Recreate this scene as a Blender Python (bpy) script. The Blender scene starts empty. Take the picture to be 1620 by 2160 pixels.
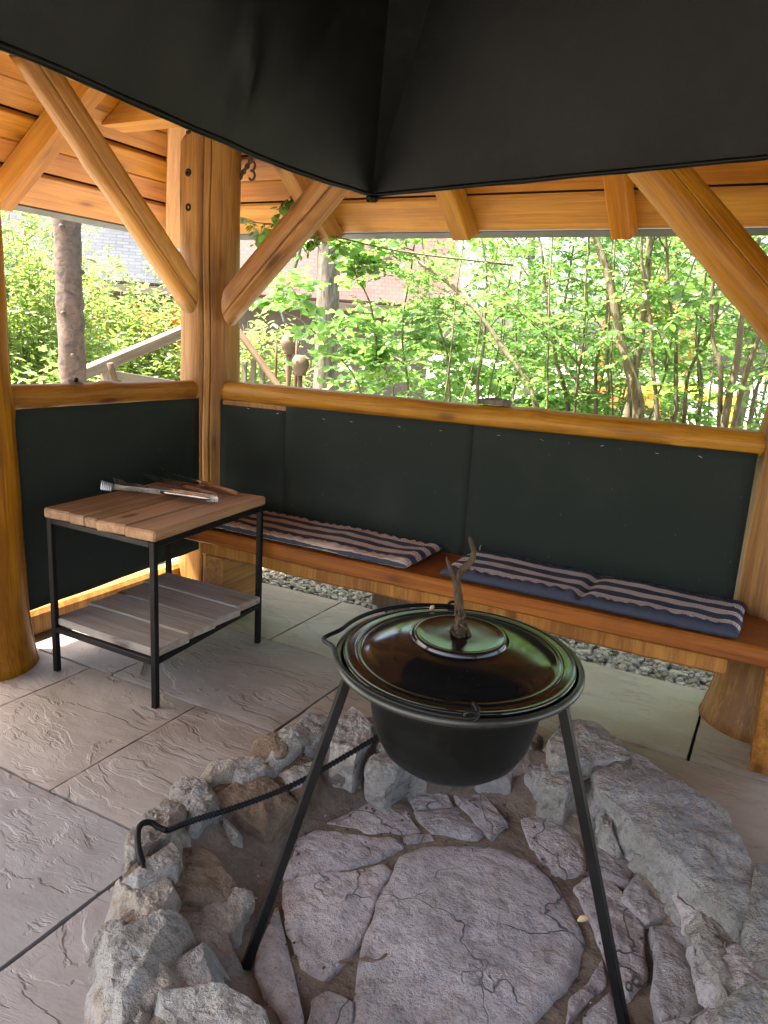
import bpy, bmesh, math, random
import numpy as np
from mathutils import Vector, Matrix, noise
random.seed(7)
rng = np.random.default_rng(7)
S = bpy.context.scene
COL = S.collection
rad = math.radians

# ------------------------------------------------------------------ camera
PITCH, ROLL, YAW, LENS = rad(13.07), rad(-3.31), rad(-27.63), 1593.4 / 1620 * 36
CAM = Vector((0, 0, 1.5))
fw = Vector((math.sin(YAW) * math.cos(PITCH), math.cos(YAW) * math.cos(PITCH), -math.sin(PITCH)))
rt = Vector((math.cos(YAW), -math.sin(YAW), 0))
dn = fw.cross(rt)
r2 = math.cos(ROLL) * rt + math.sin(ROLL) * dn
d2 = -math.sin(ROLL) * rt + math.cos(ROLL) * dn
cd = bpy.data.cameras.new('camera')
cam = bpy.data.objects.new('camera', cd)
COL.objects.link(cam)
cd.sensor_fit = 'HORIZONTAL'
cd.sensor_width = 36
cd.lens = LENS
cd.clip_start = 0.02
cd.clip_end = 500
M = Matrix((r2, -d2, -fw)).transposed().to_4x4()
M.translation = CAM
cam.matrix_world = M
S.camera = cam

# ------------------------------------------------------------------ sky, sun, exposure
SUN = Vector((-0.75, -0.45, 0)).normalized()
ELEV = rad(60)
world = bpy.data.worlds.new('World')
S.world = world
world.use_nodes = True
wn = world.node_tree
sky = wn.nodes.new('ShaderNodeTexSky')
sky.sky_type = 'NISHITA'
sky.sun_disc = False
sky.sun_elevation = ELEV
sky.sun_rotation = math.atan2(SUN.x, SUN.y)
sky.air_density = 1.0
sky.dust_density = 5.0
sky.ozone_density = 0.3
bg = wn.nodes['Background']
bg.inputs['Strength'].default_value = 0.13
wn.links.new(sky.outputs[0], bg.inputs[0])
sl = bpy.data.lights.new('sun', 'SUN')
sl.energy = 4.2
sl.angle = rad(0.6)
sl.color = (1.0, 0.94, 0.84)
so = bpy.data.objects.new('sun', sl)
COL.objects.link(so)
sd = Vector((SUN.x * math.cos(ELEV), SUN.y * math.cos(ELEV), math.sin(ELEV)))
so.rotation_euler = (-sd).to_track_quat('-Z', 'Y').to_euler()
so.location = (-8, 6, 12)
S.view_settings.view_transform = 'Standard'
S.view_settings.look = 'None'
S.view_settings.exposure = 3.1
S.view_settings.gamma = 1.0
S.render.engine = 'CYCLES'
S.cycles.use_denoising = True
S.cycles.max_bounces = 10
S.cycles.diffuse_bounces = 6
S.cycles.glossy_bounces = 4
S.cycles.transmission_bounces = 6
S.cycles.sample_clamp_indirect = 8.0
S.cycles.caustics_reflective = False
S.cycles.caustics_refractive = False


# ------------------------------------------------------------------ node helpers
class NB:
    def __init__(self, name):
        self.m = bpy.data.materials.new(name)
        self.m.use_nodes = True
        self.t = self.m.node_tree
        self.t.nodes.clear()
        self.out = self.t.nodes.new('ShaderNodeOutputMaterial')

    def n(self, ty, ins=None, out=0, **props):
        nd = self.t.nodes.new('ShaderNode' + ty)
        for k, v in props.items():
            setattr(nd, k, v)
        for k, v in (ins or {}).items():
            s = nd.inputs[k]
            if isinstance(v, bpy.types.NodeSocket):
                self.t.links.new(v, s)
            else:
                s.default_value = v
        return nd if out is None else nd.outputs[out]

    def math(self, op, a, b=0.0, c=0.0, clamp=False):
        return self.n('Math', {0: a, 1: b, 2: c}, operation=op, use_clamp=clamp)

    def mix(self, f, a, b, mode='MIX'):
        nd = self.n('Mix', None, None, data_type='RGBA', blend_type=mode)
        for s, v in ((nd.inputs[0], f), (nd.inputs[6], a), (nd.inputs[7], b)):
            if isinstance(v, bpy.types.NodeSocket):
                self.t.links.new(v, s)
            else:
                s.default_value = (v if not isinstance(v, tuple) else (v + (1,) if len(v) == 3 else v))
        return nd.outputs[2]

    def ramp(self, f, stops, interp='LINEAR'):
        nd = self.n('ValToRGB', {0: f}, None)
        nd.color_ramp.interpolation = interp
        el = nd.color_ramp.elements
        while len(el) < len(stops):
            el.new(0.5)
        for e, (p, c) in zip(el, stops):
            e.position = p
            e.color = (c, c, c, 1) if not isinstance(c, tuple) else c + (1,)
        return nd.outputs[0]

    def obj(self, scale=(1, 1, 1), rand=0.0, rot=(0, 0, 0)):
        co = self.n('TexCoord', out=3)
        if rand:
            r = self.n('ObjectInfo', out=5)
            co = self.n('VectorMath', {0: co, 1: self.n('VectorMath', {0: self.n('CombineXYZ', {0: r, 1: r, 2: r}), 1: (rand, rand * 1.7, rand * .6)}, operation='MULTIPLY')}, operation='ADD')
        return self.n('Mapping', {0: co, 2: rot, 3: scale})

    def noise(self, vec, scale, detail=4, rough=.55, dist=0.0, out=0):
        return self.n('TexNoise', {'Vector': vec, 'Scale': scale, 'Detail': detail, 'Roughness': rough, 'Distortion': dist}, out)

    def bump(self, h, strength=.3, dist=.01, normal=None):
        ins = {'Height': h, 'Strength': strength, 'Distance': dist}
        if normal is not None:
            ins['Normal'] = normal
        return self.n('Bump', ins)

    def bsdf(self, color, rough=.5, spec=.5, metal=0.0, normal=None, coat=0.0, sheen=0.0):
        ins = {'Base Color': color if isinstance(color, bpy.types.NodeSocket) else tuple(color) + (1,), 'Roughness': rough,
               'Specular IOR Level': spec, 'Metallic': metal, 'Coat Weight': coat, 'Sheen Weight': sheen}
        if normal is not None:
            ins['Normal'] = normal
        return self.n('BsdfPrincipled', ins)

    def done(self, sh):
        self.t.links.new(sh, self.out.inputs[0])
        return self.m


MATS = {}


def wood(name, axis, light, dark, knot, rough=.45, scale=1.0, gray=None, spec=.22, bumpd=.004):
    b = NB(name)
    def sc(a, c):
        v = [c * scale] * 3
        v[axis] = a * scale
        return tuple(v)
    big = b.noise(b.obj(sc(.8, 5), 13), 1, 3, .5, .6)
    g = b.noise(b.obj(sc(1.6, 34), 13), 1, 5, .6, .8)
    fine = b.noise(b.obj(sc(4, 170), 13), 1, 3, .6)
    f = b.math('ADD', b.math('MULTIPLY', g, .7), b.math('MULTIPLY', big, .5))
    f = b.math('ADD', f, b.math('MULTIPLY', b.math('SUBTRACT', fine, .3), .42))
    c = b.n('MapRange', {0: f, 1: .56, 2: .82})
    col = b.mix(c, dark, light)
    v = b.n('TexVoronoi', {'Vector': b.obj(sc(2.2, 6.5), 13), 'Scale': 1, 'Randomness': 1.0}, 0)
    wob = b.math('ADD', v, b.math('MULTIPLY', b.math('SUBTRACT', g, .5), .12))
    kn = b.n('MapRange', {0: wob, 1: .17, 2: .07}, interpolation_type='SMOOTHSTEP')
    halo = b.n('MapRange', {0: wob, 1: .36, 2: .1}, interpolation_type='SMOOTHSTEP')
    col = b.mix(b.math('MULTIPLY', halo, .35), col, tuple(x * .6 for x in dark))
    col = b.mix(b.math('MULTIPLY', kn, .85), col, knot)
    r = b.n('ObjectInfo', out=5)
    col = b.n('HueSaturation', {'Hue': b.n('MapRange', {0: r, 3: .492, 4: .508}), 'Saturation': b.n('MapRange', {0: b.math('FRACT', b.math('MULTIPLY', r, 17.0)), 3: .86, 4: 1.05}), 'Value': b.n('MapRange', {0: b.math('FRACT', b.math('MULTIPLY', r, 7.3)), 3: .78, 4: 1.12}), 'Color': col})
    if gray:
        gm = b.noise(b.obj(sc(1.2, 9), 21), 1, 4, .6)
        col = b.mix(b.n('MapRange', {0: gm, 1: .38, 2: .7}), col, gray)
    stain = b.noise(b.obj((2.3, 2.3, 2.3), 31), 1, 4, .65)
    col = b.mix(b.n('MapRange', {0: stain, 1: .56, 2: .8, 4: .4}), col, tuple(x * .45 for x in dark))
    h = b.math('ADD', b.math('MULTIPLY', g, .6), b.math('MULTIPLY', fine, .4))
    rg = b.n('MapRange', {0: g, 3: rough - .07, 4: rough + .15})
    MATS[name] = b.done(b.bsdf(col, rg, spec, normal=b.bump(h, .5, bumpd)))
    return MATS[name]


wood('log_pine', 2, (.39, .175, .020), (.205, .076, .009), (.10, .035, .010), .42)
wood('board_pine', 0, (.45, .190, .024), (.29, .105, .012), (.16, .055, .016), .5)
wood('bench_pine', 0, (.27, .088, .012), (.15, .042, .006), (.07, .02, .008), .36)
wood('table_plank', 0, (.36, .215, .120), (.21, .115, .060), (.05, .02, .01), .62, bumpd=.008)
wood('shelf_plank', 0, (.36, .30, .235), (.22, .175, .135), (.06, .035, .02), .75, gray=(.36, .345, .315), bumpd=.008)
wood('grey_wood', 0, (.24, .18, .125), (.14, .10, .065), (.06, .04, .03), .8, gray=(.20, .175, .145))
wood('stick_wood', 2, (.18, .115, .065), (.10, .06, .03), (.08, .05, .03), .8)
wood('handle_wood', 0, (.36, .16, .07), (.24, .10, .04), (.2, .08, .03), .45)


def felt_mat():
    b = NB('black_felt')
    n1 = b.noise(b.obj((1, 1, 1)), 420, 3, .7)
    n2 = b.noise(b.obj((1, 1, 1), 5), 3, 4, .6)
    lint = b.n('TexVoronoi', {'Vector': b.obj((30, 30, 9)), 'Scale': 1}, 0)
    lm = b.n('MapRange', {0: lint, 1: .045, 2: .03})
    col = b.mix(n1, (.0085, .0125, .0105), (.027, .035, .030))
    col = b.mix(b.n('MapRange', {0: n2, 1: .5, 2: .75, 4: .3}), col, (.040, .046, .040))
    col = b.mix(b.math('MULTIPLY', lm, .5), col, (.22, .22, .2))
    return b.done(b.bsdf(col, .95, .15, normal=b.bump(b.math('ADD', n1, b.math('MULTIPLY', n2, .5)), .4, .003)))


def metal_paint(name, col, rough, spec=.5, scale=30, metal=0.0, dusty=0.0, bumpd=.001):
    b = NB(name)
    n1 = b.noise(b.obj((1, 1, 1), 3), scale, 5, .65)
    n2 = b.noise(b.obj((1, 1, 1), 3), scale * .12, 4, .6)
    c = b.mix(b.n('MapRange', {0: n2, 1: .4, 2: .7}), tuple(x * .7 for x in col), tuple(min(1, x * 1.5) for x in col))
    if dusty:
        c = b.mix(b.n('MapRange', {0: n1, 1: .5, 2: .85, 4: dusty}), c, (.16, .14, .11))
    rg = b.n('MapRange', {0: n1, 3: max(.03, rough - .12), 4: rough + .12})
    return b.done(b.bsdf(c, rg, spec, metal, normal=b.bump(n1, .35, bumpd)))


MATS['felt'] = felt_mat()
MATS['hood'] = metal_paint('sooty_hood_steel', (.0042, .0043, .0036), .42, .09, 26, dusty=.035, bumpd=.003)
MATS['pot'] = metal_paint('black_pot_iron', (.0055, .0062, .0058), .40, .16, 60, dusty=.03)
MATS['rim'] = metal_paint('pot_rim_steel', (.022, .024, .020), .34, .5, 60, metal=.15)
MATS['iron'] = metal_paint('dark_frame_iron', (.0065, .0062, .0062), .46, .14, 50, dusty=.03)
MATS['rust'] = metal_paint('rusty_iron', (.07, .035, .018), .7, .4, 60)
MATS['steel'] = metal_paint('brushed_steel', (.55, .54, .5), .3, .5, 80, metal=1.0)
MATS['drip'] = metal_paint('grey_drip_edge', (.075, .078, .070), .5, .5, 20)
MATS['dark'] = metal_paint('black_recess', (.012, .008, .005), .8, .2)


def enamel():
    b = NB('lid_enamel')
    n1 = b.noise(b.obj((1, 1, 1)), 9, 5, .7)
    sp = b.n('TexVoronoi', {'Vector': b.obj((1, 1, 1)), 'Scale': 55}, 0)
    spk = b.n('MapRange', {0: sp, 1: .10, 2: .05})
    col = b.mix(spk, (.006, .006, .006), (.04, .036, .03))
    rg = b.n('MapRange', {0: n1, 1: .35, 2: .75, 3: .09, 4: .22})
    return b.done(b.bsdf(col, rg, .55, normal=b.bump(b.noise(b.obj((1, 1, 1)), 5, 2), .03, .01)))


MATS['lid'] = enamel()


def slab_mat(nm, tint):
    b = NB(nm)
    co = b.obj((1, 1, 1), 9)
    warp = b.noise(co, 2.2, 3, .5, out=1)
    wv = b.n('VectorMath', {0: co, 1: b.n('VectorMath', {0: warp, 1: (.28, .28, .28)}, operation='MULTIPLY')}, operation='ADD')
    st = b.n('Mapping', {0: wv, 2: (0, 0, .6), 3: (.9, 2.4, 1)})
    n = b.noise(st, 1.5, 6, .56, .35)
    t = b.math('MULTIPLY', n, 8.0)
    fr = b.math('FRACT', t)
    step = b.n('MapRange', {0: fr, 1: .80, 2: 1.0}, interpolation_type='SMOOTHSTEP')
    terr = b.math('ADD', b.math('FLOOR', t), step)
    nb2 = b.noise(b.n('Mapping', {0: wv, 2: (0, 0, .75), 3: (2.2, 7.5, 1)}), 1.9, 5, .6, .3)
    t2 = b.math('MULTIPLY', nb2, 9.0)
    step2 = b.n('MapRange', {0: b.math('FRACT', t2), 1: .72, 2: 1.0}, interpolation_type='SMOOTHSTEP')
    terr2 = b.math('ADD', b.math('FLOOR', t2), step2)
    fine = b.noise(co, 60, 5, .65)
    mid = b.noise(b.n('Mapping', {0: wv, 2: (0, 0, .6), 3: (5, 16, 5)}), 1, 4, .6)
    r = b.n('ObjectInfo', out=5)
    rr = b.n('ObjectInfo', {}, 5)
    big = b.noise(co, 1.5, 4, .6)
    base = b.mix(b.n('MapRange', {0: r, 1: .2, 2: .8}), (.245, .237, .230), (.250, .222, .190))
    col = b.mix(b.n('MapRange', {0: big, 1: .35, 2: .7}), base, (.165, .138, .115))
    col = b.mix(b.n('MapRange', {0: mid, 1: .45, 2: .8, 4: .45}), col, (.305, .285, .262))
    edge = b.n('MapRange', {0: b.math('ABSOLUTE', b.math('SUBTRACT', fr, .90)), 1: .09, 2: .02, 4: .32})
    em = b.n('MapRange', {0: b.noise(co, 3.1, 2), 1: .45, 2: .62})
    col = b.mix(b.math('MULTIPLY', edge, em), col, (.10, .075, .06))
    col = b.mix(b.n('MapRange', {0: fine, 1: .55, 2: .8, 4: .3}), col, (.12, .10, .085))
    col = b.mix(1.0, col, tint, 'MULTIPLY')
    h = b.math('ADD', b.math('ADD', b.math('MULTIPLY', terr, .17), b.math('MULTIPLY', b.math('MULTIPLY', terr2, .075), b.n('MapRange', {0: b.noise(co, 1.9, 3), 1: .44, 2: .62}))), b.math('ADD', b.math('MULTIPLY', mid, .16), b.math('MULTIPLY', fine, .05)))
    return b.done(b.bsdf(col, .66, .35, normal=b.bump(h, .85, .021)))


MATS['slab'] = slab_mat('riven_sandstone', (1.06, 1.08, 1.12))
MATS['slab_mid'] = slab_mat('riven_grey_brown_sandstone', (1.16, 1.11, 1.05))
MATS['slab_warm'] = slab_mat('riven_brown_sandstone', (1.32, 1.19, 1.00))


def rock_mat(name, ca, cb, cc, pit=1.0, bumpd=.012, crack=0.0, soot=0.0):
    b = NB(name)
    co = b.obj((1, 1, 1), 11)
    n1 = b.noise(co, 4.5, 5, .6, .3)
    n2 = b.noise(co, 22, 6, .68)
    n3 = b.noise(co, 110, 4, .7)
    v = b.n('TexVoronoi', {'Vector': b.n('VectorMath', {0: co, 1: b.n('VectorMath', {0: b.noise(co, 14, 3, out=1), 1: (.05, .05, .05)}, operation='MULTIPLY')}, operation='ADD'), 'Scale': 26}, 0)
    col = b.mix(b.n('MapRange', {0: n1, 1: .35, 2: .65}), ca, cb)
    col = b.mix(b.n('MapRange', {0: n2, 1: .5, 2: .72, 4: .7}), col, cc)
    col = b.mix(b.n('MapRange', {0: n3, 1: .5, 2: .72, 4: .5}), col, tuple(x * .35 for x in cb))
    r = b.n('ObjectInfo', out=5)
    col = b.n('HueSaturation', {'Hue': .5, 'Saturation': b.n('MapRange', {0: b.math('FRACT', b.math('MULTIPLY', r, 9.1)), 3: .6, 4: 1.25}), 'Value': b.n('MapRange', {0: r, 3: .75, 4: 1.12}), 'Color': col})
    h = b.math('ADD', b.math('MULTIPLY', n2, .7 * pit), b.math('ADD', b.math('MULTIPLY', n3, .18 * pit), b.math('MULTIPLY', n1, .8)))
    h = b.math('ADD', h, b.math('MULTIPLY', v, .28 * pit))
    if soot:
        sn = b.noise(co, 3.4, 5, .62, .6)
        col = b.mix(b.n('MapRange', {0: sn, 1: .50, 2: .72, 4: soot}), col, (.085, .080, .082))
        dn_ = b.noise(co, 7.0, 5, .6, .4)
        col = b.mix(b.n('MapRange', {0: dn_, 1: .55, 2: .75, 4: soot}), col, (.20, .125, .075))
    if crack:
        vw = b.n('VectorMath', {0: co, 1: b.n('VectorMath', {0: b.noise(co, 6, 3, out=1), 1: (.16, .16, .16)}, operation='MULTIPLY')}, operation='ADD')
        ck = b.n('TexVoronoi', {'Vector': vw, 'Scale': 2.6}, 0, feature='DISTANCE_TO_EDGE')
        cm = b.n('MapRange', {0: ck, 1: .0, 2: .008, 3: 1.0, 4: 0.0})
        cm = b.math('MULTIPLY', cm, b.n('MapRange', {0: b.noise(co, 3.3, 2), 1: .47, 2: .58}))
        col = b.mix(b.math('MULTIPLY', cm, crack), col, (.05, .035, .03))
        h = b.math('SUBTRACT', h, b.math('MULTIPLY', cm, .35))
    return b.done(b.bsdf(col, .9, .2, normal=b.bump(h, 1.0, bumpd)))


MATS['rock'] = rock_mat('rim_rock', (.47, .435, .375), (.33, .28, .215), (.15, .085, .045), 1.3, .055)
MATS['rock_grey'] = rock_mat('grey_rock', (.46, .445, .40), (.345, .325, .28), (.145, .118, .085), 1.4, .058)
MATS['floorstone'] = rock_mat('pit_floor_stone', (.42, .392, .378), (.315, .290, .282), (.185, .150, .125), .95, .046, crack=.7, soot=.42)
MATS['rock_brown'] = rock_mat('brown_rock', (.30, .225, .155), (.20, .145, .098), (.11, .07, .045), 1.3, .05)
MATS['bed'] = rock_mat('sooty_mortar', (.20, .165, .13), (.125, .10, .08), (.225, .185, .145), 1.0, .018)
MATS['mortar'] = rock_mat('pale_mortar', (.27, .255, .235), (.20, .185, .17), (.14, .115, .095), .9, .012)


def cushion_mat(name, period, duty, phase, red):
    b = NB(name)
    co = b.n('TexCoord', out=3)
    sep = b.n('SeparateXYZ', {0: co}, None)
    x, y = sep.outputs[0], sep.outputs[1]
    wob = b.math('MULTIPLY', b.math('SUBTRACT', b.noise(b.obj((3, 3, 3)), 1.2, 2), .5), .008)
    t = b.math('FRACT', b.math('ADD', b.math('DIVIDE', b.math('ADD', y, wob), period), phase))
    band = b.math('LESS_THAN', t, duty)
    # ring motif printed in the pale bands
    px, py = 62.0, 62.0
    row = b.math('FLOOR', b.math('MULTIPLY', y, py))
    ux = b.math('SUBTRACT', b.math('FRACT', b.math('ADD', b.math('MULTIPLY', x, px), b.math('MULTIPLY', row, .5))), .5)
    uy = b.math('SUBTRACT', b.math('FRACT', b.math('MULTIPLY', y, py)), .5)
    d = b.math('SQRT', b.math('ADD', b.math('MULTIPLY', ux, ux), b.math('MULTIPLY', uy, uy)))
    ring = b.math('LESS_THAN', b.math('ABSOLUTE', b.math('SUBTRACT', d, .31)), .125)
    weave = b.noise(b.obj((1, 1, 1)), 300, 2, .6)
    pale = b.mix(ring, (.22, .155, .12) if red else (.205, .185, .17), (.60, .51, .42) if red else (.62, .585, .53))
    navy = b.mix(weave, (.026, .033, .052), (.055, .066, .095))
    col = b.mix(band, navy, pale)
    wr = b.noise(b.obj((8, 14, 8)), 1, 4, .6)
    return b.done(b.bsdf(col, .9, .2, normal=b.bump(b.math('ADD', b.math('MULTIPLY', weave, .15), wr), .6, .012)))


MATS['cushion_a'] = cushion_mat('striped_cushion_cloth_warm', .100, .50, .90, True)
MATS['cushion_b'] = cushion_mat('striped_cushion_cloth_blue', .108, .48, .38, False)


def leaf_mat(name, c1, c2, c3, trans):
    b = NB(name)
    r = b.n('NewGeometry', out=8)
    col = b.ramp(r, [(0, c1), (.55, c2), (1, c3)])
    nz = b.noise(b.obj((1, 1, 1)), 2.0, 2)
    col = b.mix(b.math('MULTIPLY', nz, .35), col, c1)
    tc = b.mix(.7, col, tuple(min(1, x * y) for x, y in zip(c3, (2.7, 3.1, 2.1))))
    s1 = b.bsdf(col, .34, .6)
    s2 = b.n('BsdfTranslucent', {0: tc})
    return b.done(b.n('MixShader', {0: trans, 1: s1, 2: s2}))


MATS['leaf'] = leaf_mat('hornbeam_leaf', (.030, .082, .015), (.060, .128, .023), (.10, .172, .042), .50)
MATS['leaf2'] = leaf_mat('hazel_leaf', (.040, .100, .019), (.075, .148, .030), (.118, .19, .052), .52)
MATS['willow'] = leaf_mat('willow_leaf', (.06, .115, .025), (.10, .16, .040), (.16, .19, .055), .5)


def bark_mat(name, a, c, spec=.2, sx=30, sz=6):
    b = NB(name)
    n = b.noise(b.obj((sx, sx, sz), 7), 1, 6, .65, .5)
    n2 = b.noise(b.obj((5, 5, 3), 7), 1, 3, .5)
    col = b.mix(b.n('MapRange', {0: n, 1: .35, 2: .65}), a, c)
    col = b.mix(b.n('MapRange', {0: n2, 1: .5, 2: .7, 4: .6}), col, tuple(x * .6 + .02 for x in c))
    return b.done(b.bsdf(col, .85, spec, normal=b.bump(n, .9, .012)))


MATS['bark'] = bark_mat('rough_bark', (.06, .05, .038), (.19, .155, .12))
MATS['bark_red'] = bark_mat('spruce_bark', (.05, .04, .034), (.13, .09, .066), sx=16, sz=20)
MATS['twig'] = bark_mat('hazel_stem_bark', (.10, .085, .045), (.20, .165, .105), sx=40, sz=9)
MATS['antler'] = bark_mat('antler_horn', (.030, .020, .012), (.085, .058, .034), sx=70, sz=25)


def ground_mat():
    b = NB('pale_ground')
    co = b.obj((1, 1, 1))
    n = b.noise(co, .35, 5, .6)
    n2 = b.noise(co, 9, 5, .7)
    n3 = b.noise(co, 60, 3, .7)
    col = b.mix(b.n('MapRange', {0: n, 1: .5, 2: .62}), (.46, .43, .38), (.13, .16, .055))
    col = b.mix(b.n('MapRange', {0: n2, 1: .45, 2: .8, 4: .5}), col, (.30, .27, .22))
    return b.done(b.bsdf(col, .95, .1, normal=b.bump(b.math('ADD', n2, n3), .6, .03)))


MATS['ground'] = ground_mat()


def gravel_mat():
    b = NB('gravel_stone')
    r = b.n('NewGeometry', out=8)
    col = b.ramp(r, [(0, (.15, .13, .095)), (.35, (.28, .25, .19)), (.7, (.37, .34, .28)), (1, (.52, .49, .43))])
    n = b.noise(b.obj((1, 1, 1)), 90, 3)
    return b.done(b.bsdf(b.mix(b.math('MULTIPLY', n, .5), col, (.18, .17, .12)), .8, .3))


MATS['gravel'] = gravel_mat()


def plain(name, col, rough=.7, spec=.3, var=.35, scale=6):
    b = NB(name)
    n = b.noise(b.obj((1, 1, 1), 3), scale, 5, .6)
    c = b.mix(b.n('MapRange', {0: n, 1: .3, 2: .7}), tuple(x * (1 - var) for x in col), col)
    return b.done(b.bsdf(c, rough, spec, normal=b.bump(n, .2, .005)))


def shingle(name, ca, cb, w, h, offset=.5):
    b = NB(name)
    br = b.n('TexBrick', {'Vector': b.obj((1, 1, 1)), 'Color1': ca + (1,), 'Color2': cb + (1,), 'Mortar': tuple(x * .72 for x in ca) + (1,), 'Scale': 1.0, 'Mortar Size': .012, 'Mortar Smooth': .3, 'Brick Width': w, 'Row Height': h}, None)
    br.offset = offset
    n = b.noise(b.obj((1, 1, 1)), 1.3, 4)
    col = b.mix(b.n('MapRange', {0: n, 1: .4, 2: .75, 4: .4}), br.outputs[0], tuple(x * 1.4 for x in cb))
    return b.done(b.bsdf(col, .8, .25, normal=b.bump(br.outputs[1], -.5, .02)))


MATS['slate'] = shingle('grey_slate_roofing', (.035, .039, .047), (.055, .06, .07), .24, .09)
MATS['redshingle'] = shingle('red_shingle_roofing', (.085, .044, .037), (.105, .056, .048), .13, .10)
MATS['cloth_white'] = plain('white_plastic', (.8, .8, .78))
MATS['orange'] = plain('orange_plastic', (.72, .16, .035), var=.2)
MATS['yellow'] = plain('yellow_paint', (.75, .42, .05), var=.2)
MATS['teal'] = plain('teal_paint', (.10, .42, .36), var=.2)
MATS['clay'] = plain('old_clay', (.15, .105, .07), .8)
MATS['moss_wood'] = plain('mossy_board', (.13, .125, .075), .9)
MATS['shade_wall'] = plain('dark_timber_wall', (.09, .075, .065), .8)
MATS['brick'] = plain('red_brick', (.40, .16, .11), .8)
MATS['charcoal'] = plain('charcoal_bits', (.06, .05, .045), .9)
MATS['joint'] = plain('dark_joint_soil', (.045, .036, .028), .95)
MATS['nut'] = plain('pale_shell', (.62, .45, .24), .6)
MATS['blue'] = plain('blue_tarp', (.10, .30, .62), .5)


# ------------------------------------------------------------------ object helpers
def add(name, me, mat=None, parent=None, mw=None, smooth=False):
    o = bpy.data.objects.new(name, me)
    COL.objects.link(o)
    if mat is not None and not me.materials:
        me.materials.append(MATS[mat])
    if smooth:
        me.polygons.foreach_set('use_smooth', [True] * len(me.polygons))
    if mw is not None:
        o.matrix_world = mw
    if parent is not None:
        o.parent = parent
        o.matrix_parent_inverse = parent.matrix_basis.inverted()
    return o


def pydata(name, v, f, **k):
    me = bpy.data.meshes.new(name)
    me.from_pydata([tuple(p) for p in v], [], f)
    me.update()
    return add(name, me, **k)


def tag(o, label=None, cat=None, group=None, kind=None):
    for k, v in (('label', label), ('category', cat), ('group', group), ('kind', kind)):
        if v:
            o[k] = v
    return o


def root(name, loc=(0, 0, 0), **k):
    o = bpy.data.objects.new(name, None)
    COL.objects.link(o)
    o.empty_display_size = .1
    tag(o, **k)
    return o


def frame_z(p0, p1):
    p0, p1 = Vector(p0), Vector(p1)
    q = (p1 - p0).to_track_quat('Z', 'Y')
    m = q.to_matrix().to_4x4()
    m.translation = p0
    return m, (p1 - p0).length


def frame_x(p0, p1, up=(0, 0, 1)):
    p0, p1 = Vector(p0), Vector(p1)
    x = (p1 - p0).normalized()
    z = Vector(up) - x * x.dot(Vector(up))
    z.normalize()
    y = z.cross(x)
    m = Matrix((x, y, z)).transposed().to_4x4()
    m.translation = p0
    return m, (p1 - p0).length


def log(name, p0, p1, r0, r1, mat='log_pine', parent=None, seed=0, crack=None, rings=26, seg=40, bump=.035, flare=0.0, spin=0.0, cut=None):
    """a peeled round log built along its own z axis, with swellings and a drying check"""
    m, L = frame_z(p0, p1)
    m = m @ Matrix.Rotation(spin, 4, 'Z')
    v, f = [], []
    cr = random.Random(seed)
    knots = [(cr.uniform(0, L), cr.uniform(0, 6.28), cr.uniform(.04, .10)) for _ in range(int(3 + L * 1.5))]
    ang = [2 * math.pi * j / seg for j in range(seg)]
    cset = {}
    if crack is not None:
        cks = crack if isinstance(crack, tuple) else (crack,)
        ang = [q for q in ang if min(abs(math.atan2(math.sin(q - ck), math.cos(q - ck))) for ck in cks) > .05]
        for ck in cks:
            for dq, dp in ((-.022, 0), (0, 1), (.022, 0)):
                cset[ck + dq] = dp
        ang = sorted([q % (2 * math.pi) for q in ang] + [q % (2 * math.pi) for q in cset])
        cset = {q % (2 * math.pi): dp for q, dp in cset.items()}
    seg = len(ang)
    for i in range(rings + 1):
        t = i / rings
        z = t * L
        base = r0 + (r1 - r0) * t
        if flare:
            base += flare * max(0, 1 - z / .35) ** 2
        twist = .10 * noise.noise((z * 1.3, seed * 5.0, 0)) if crack is not None else 0
        for a0 in ang:
            a = a0 + twist
            n = noise.noise((math.cos(a) * .9 + seed * 3.1, math.sin(a) * .9, z * 1.6 + seed))
            n2 = noise.noise((math.cos(a) * 2.6 + seed, math.sin(a) * 2.6, z * 5 + seed * 2))
            r = base * (1 + bump * n * 1.5 + bump * .5 * n2)
            for kz, ka, ks in knots:
                dz = (z - kz) / ks
                da = (math.atan2(math.sin(a - ka), math.cos(a - ka))) * base / ks
                r += .010 * math.exp(-(dz * dz + da * da) * 2.0)
            if cset.get(a0):
                r -= .050 * min(1, 5 * min(t, 1 - t) + .3) * (.7 + .5 * noise.noise((z * 3, seed, 9)))
            wob = .012 * noise.noise((seed * 2.0, z * .9, 3.0))
            v.append((math.cos(a) * r + wob, math.sin(a) * r + wob * .6, z))
            if i == 0 and cut is not None:
                w_ = m @ Vector(v[-1])
                ax = m.col[2].to_3d()
                w_ -= ax * ((w_ - m.translation).dot(Vector(cut)) / ax.dot(Vector(cut)))
                v[-1] = tuple(m.inverted() @ w_)
    for i in range(rings):
        for j in range(seg):
            k = (j + 1) % seg
            f.append((i * seg + j, i * seg + k, (i + 1) * seg + k, (i + 1) * seg + j))
    f.append(tuple(reversed(range(seg))))
    f.append(tuple(range(rings * seg, rings * seg + seg)))
    o = pydata(name, v, f, mat=mat, parent=parent, mw=m, smooth=True)
    o.data.polygons[-1].use_smooth = False
    o.data.polygons[-2].use_smooth = False
    return o


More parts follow.
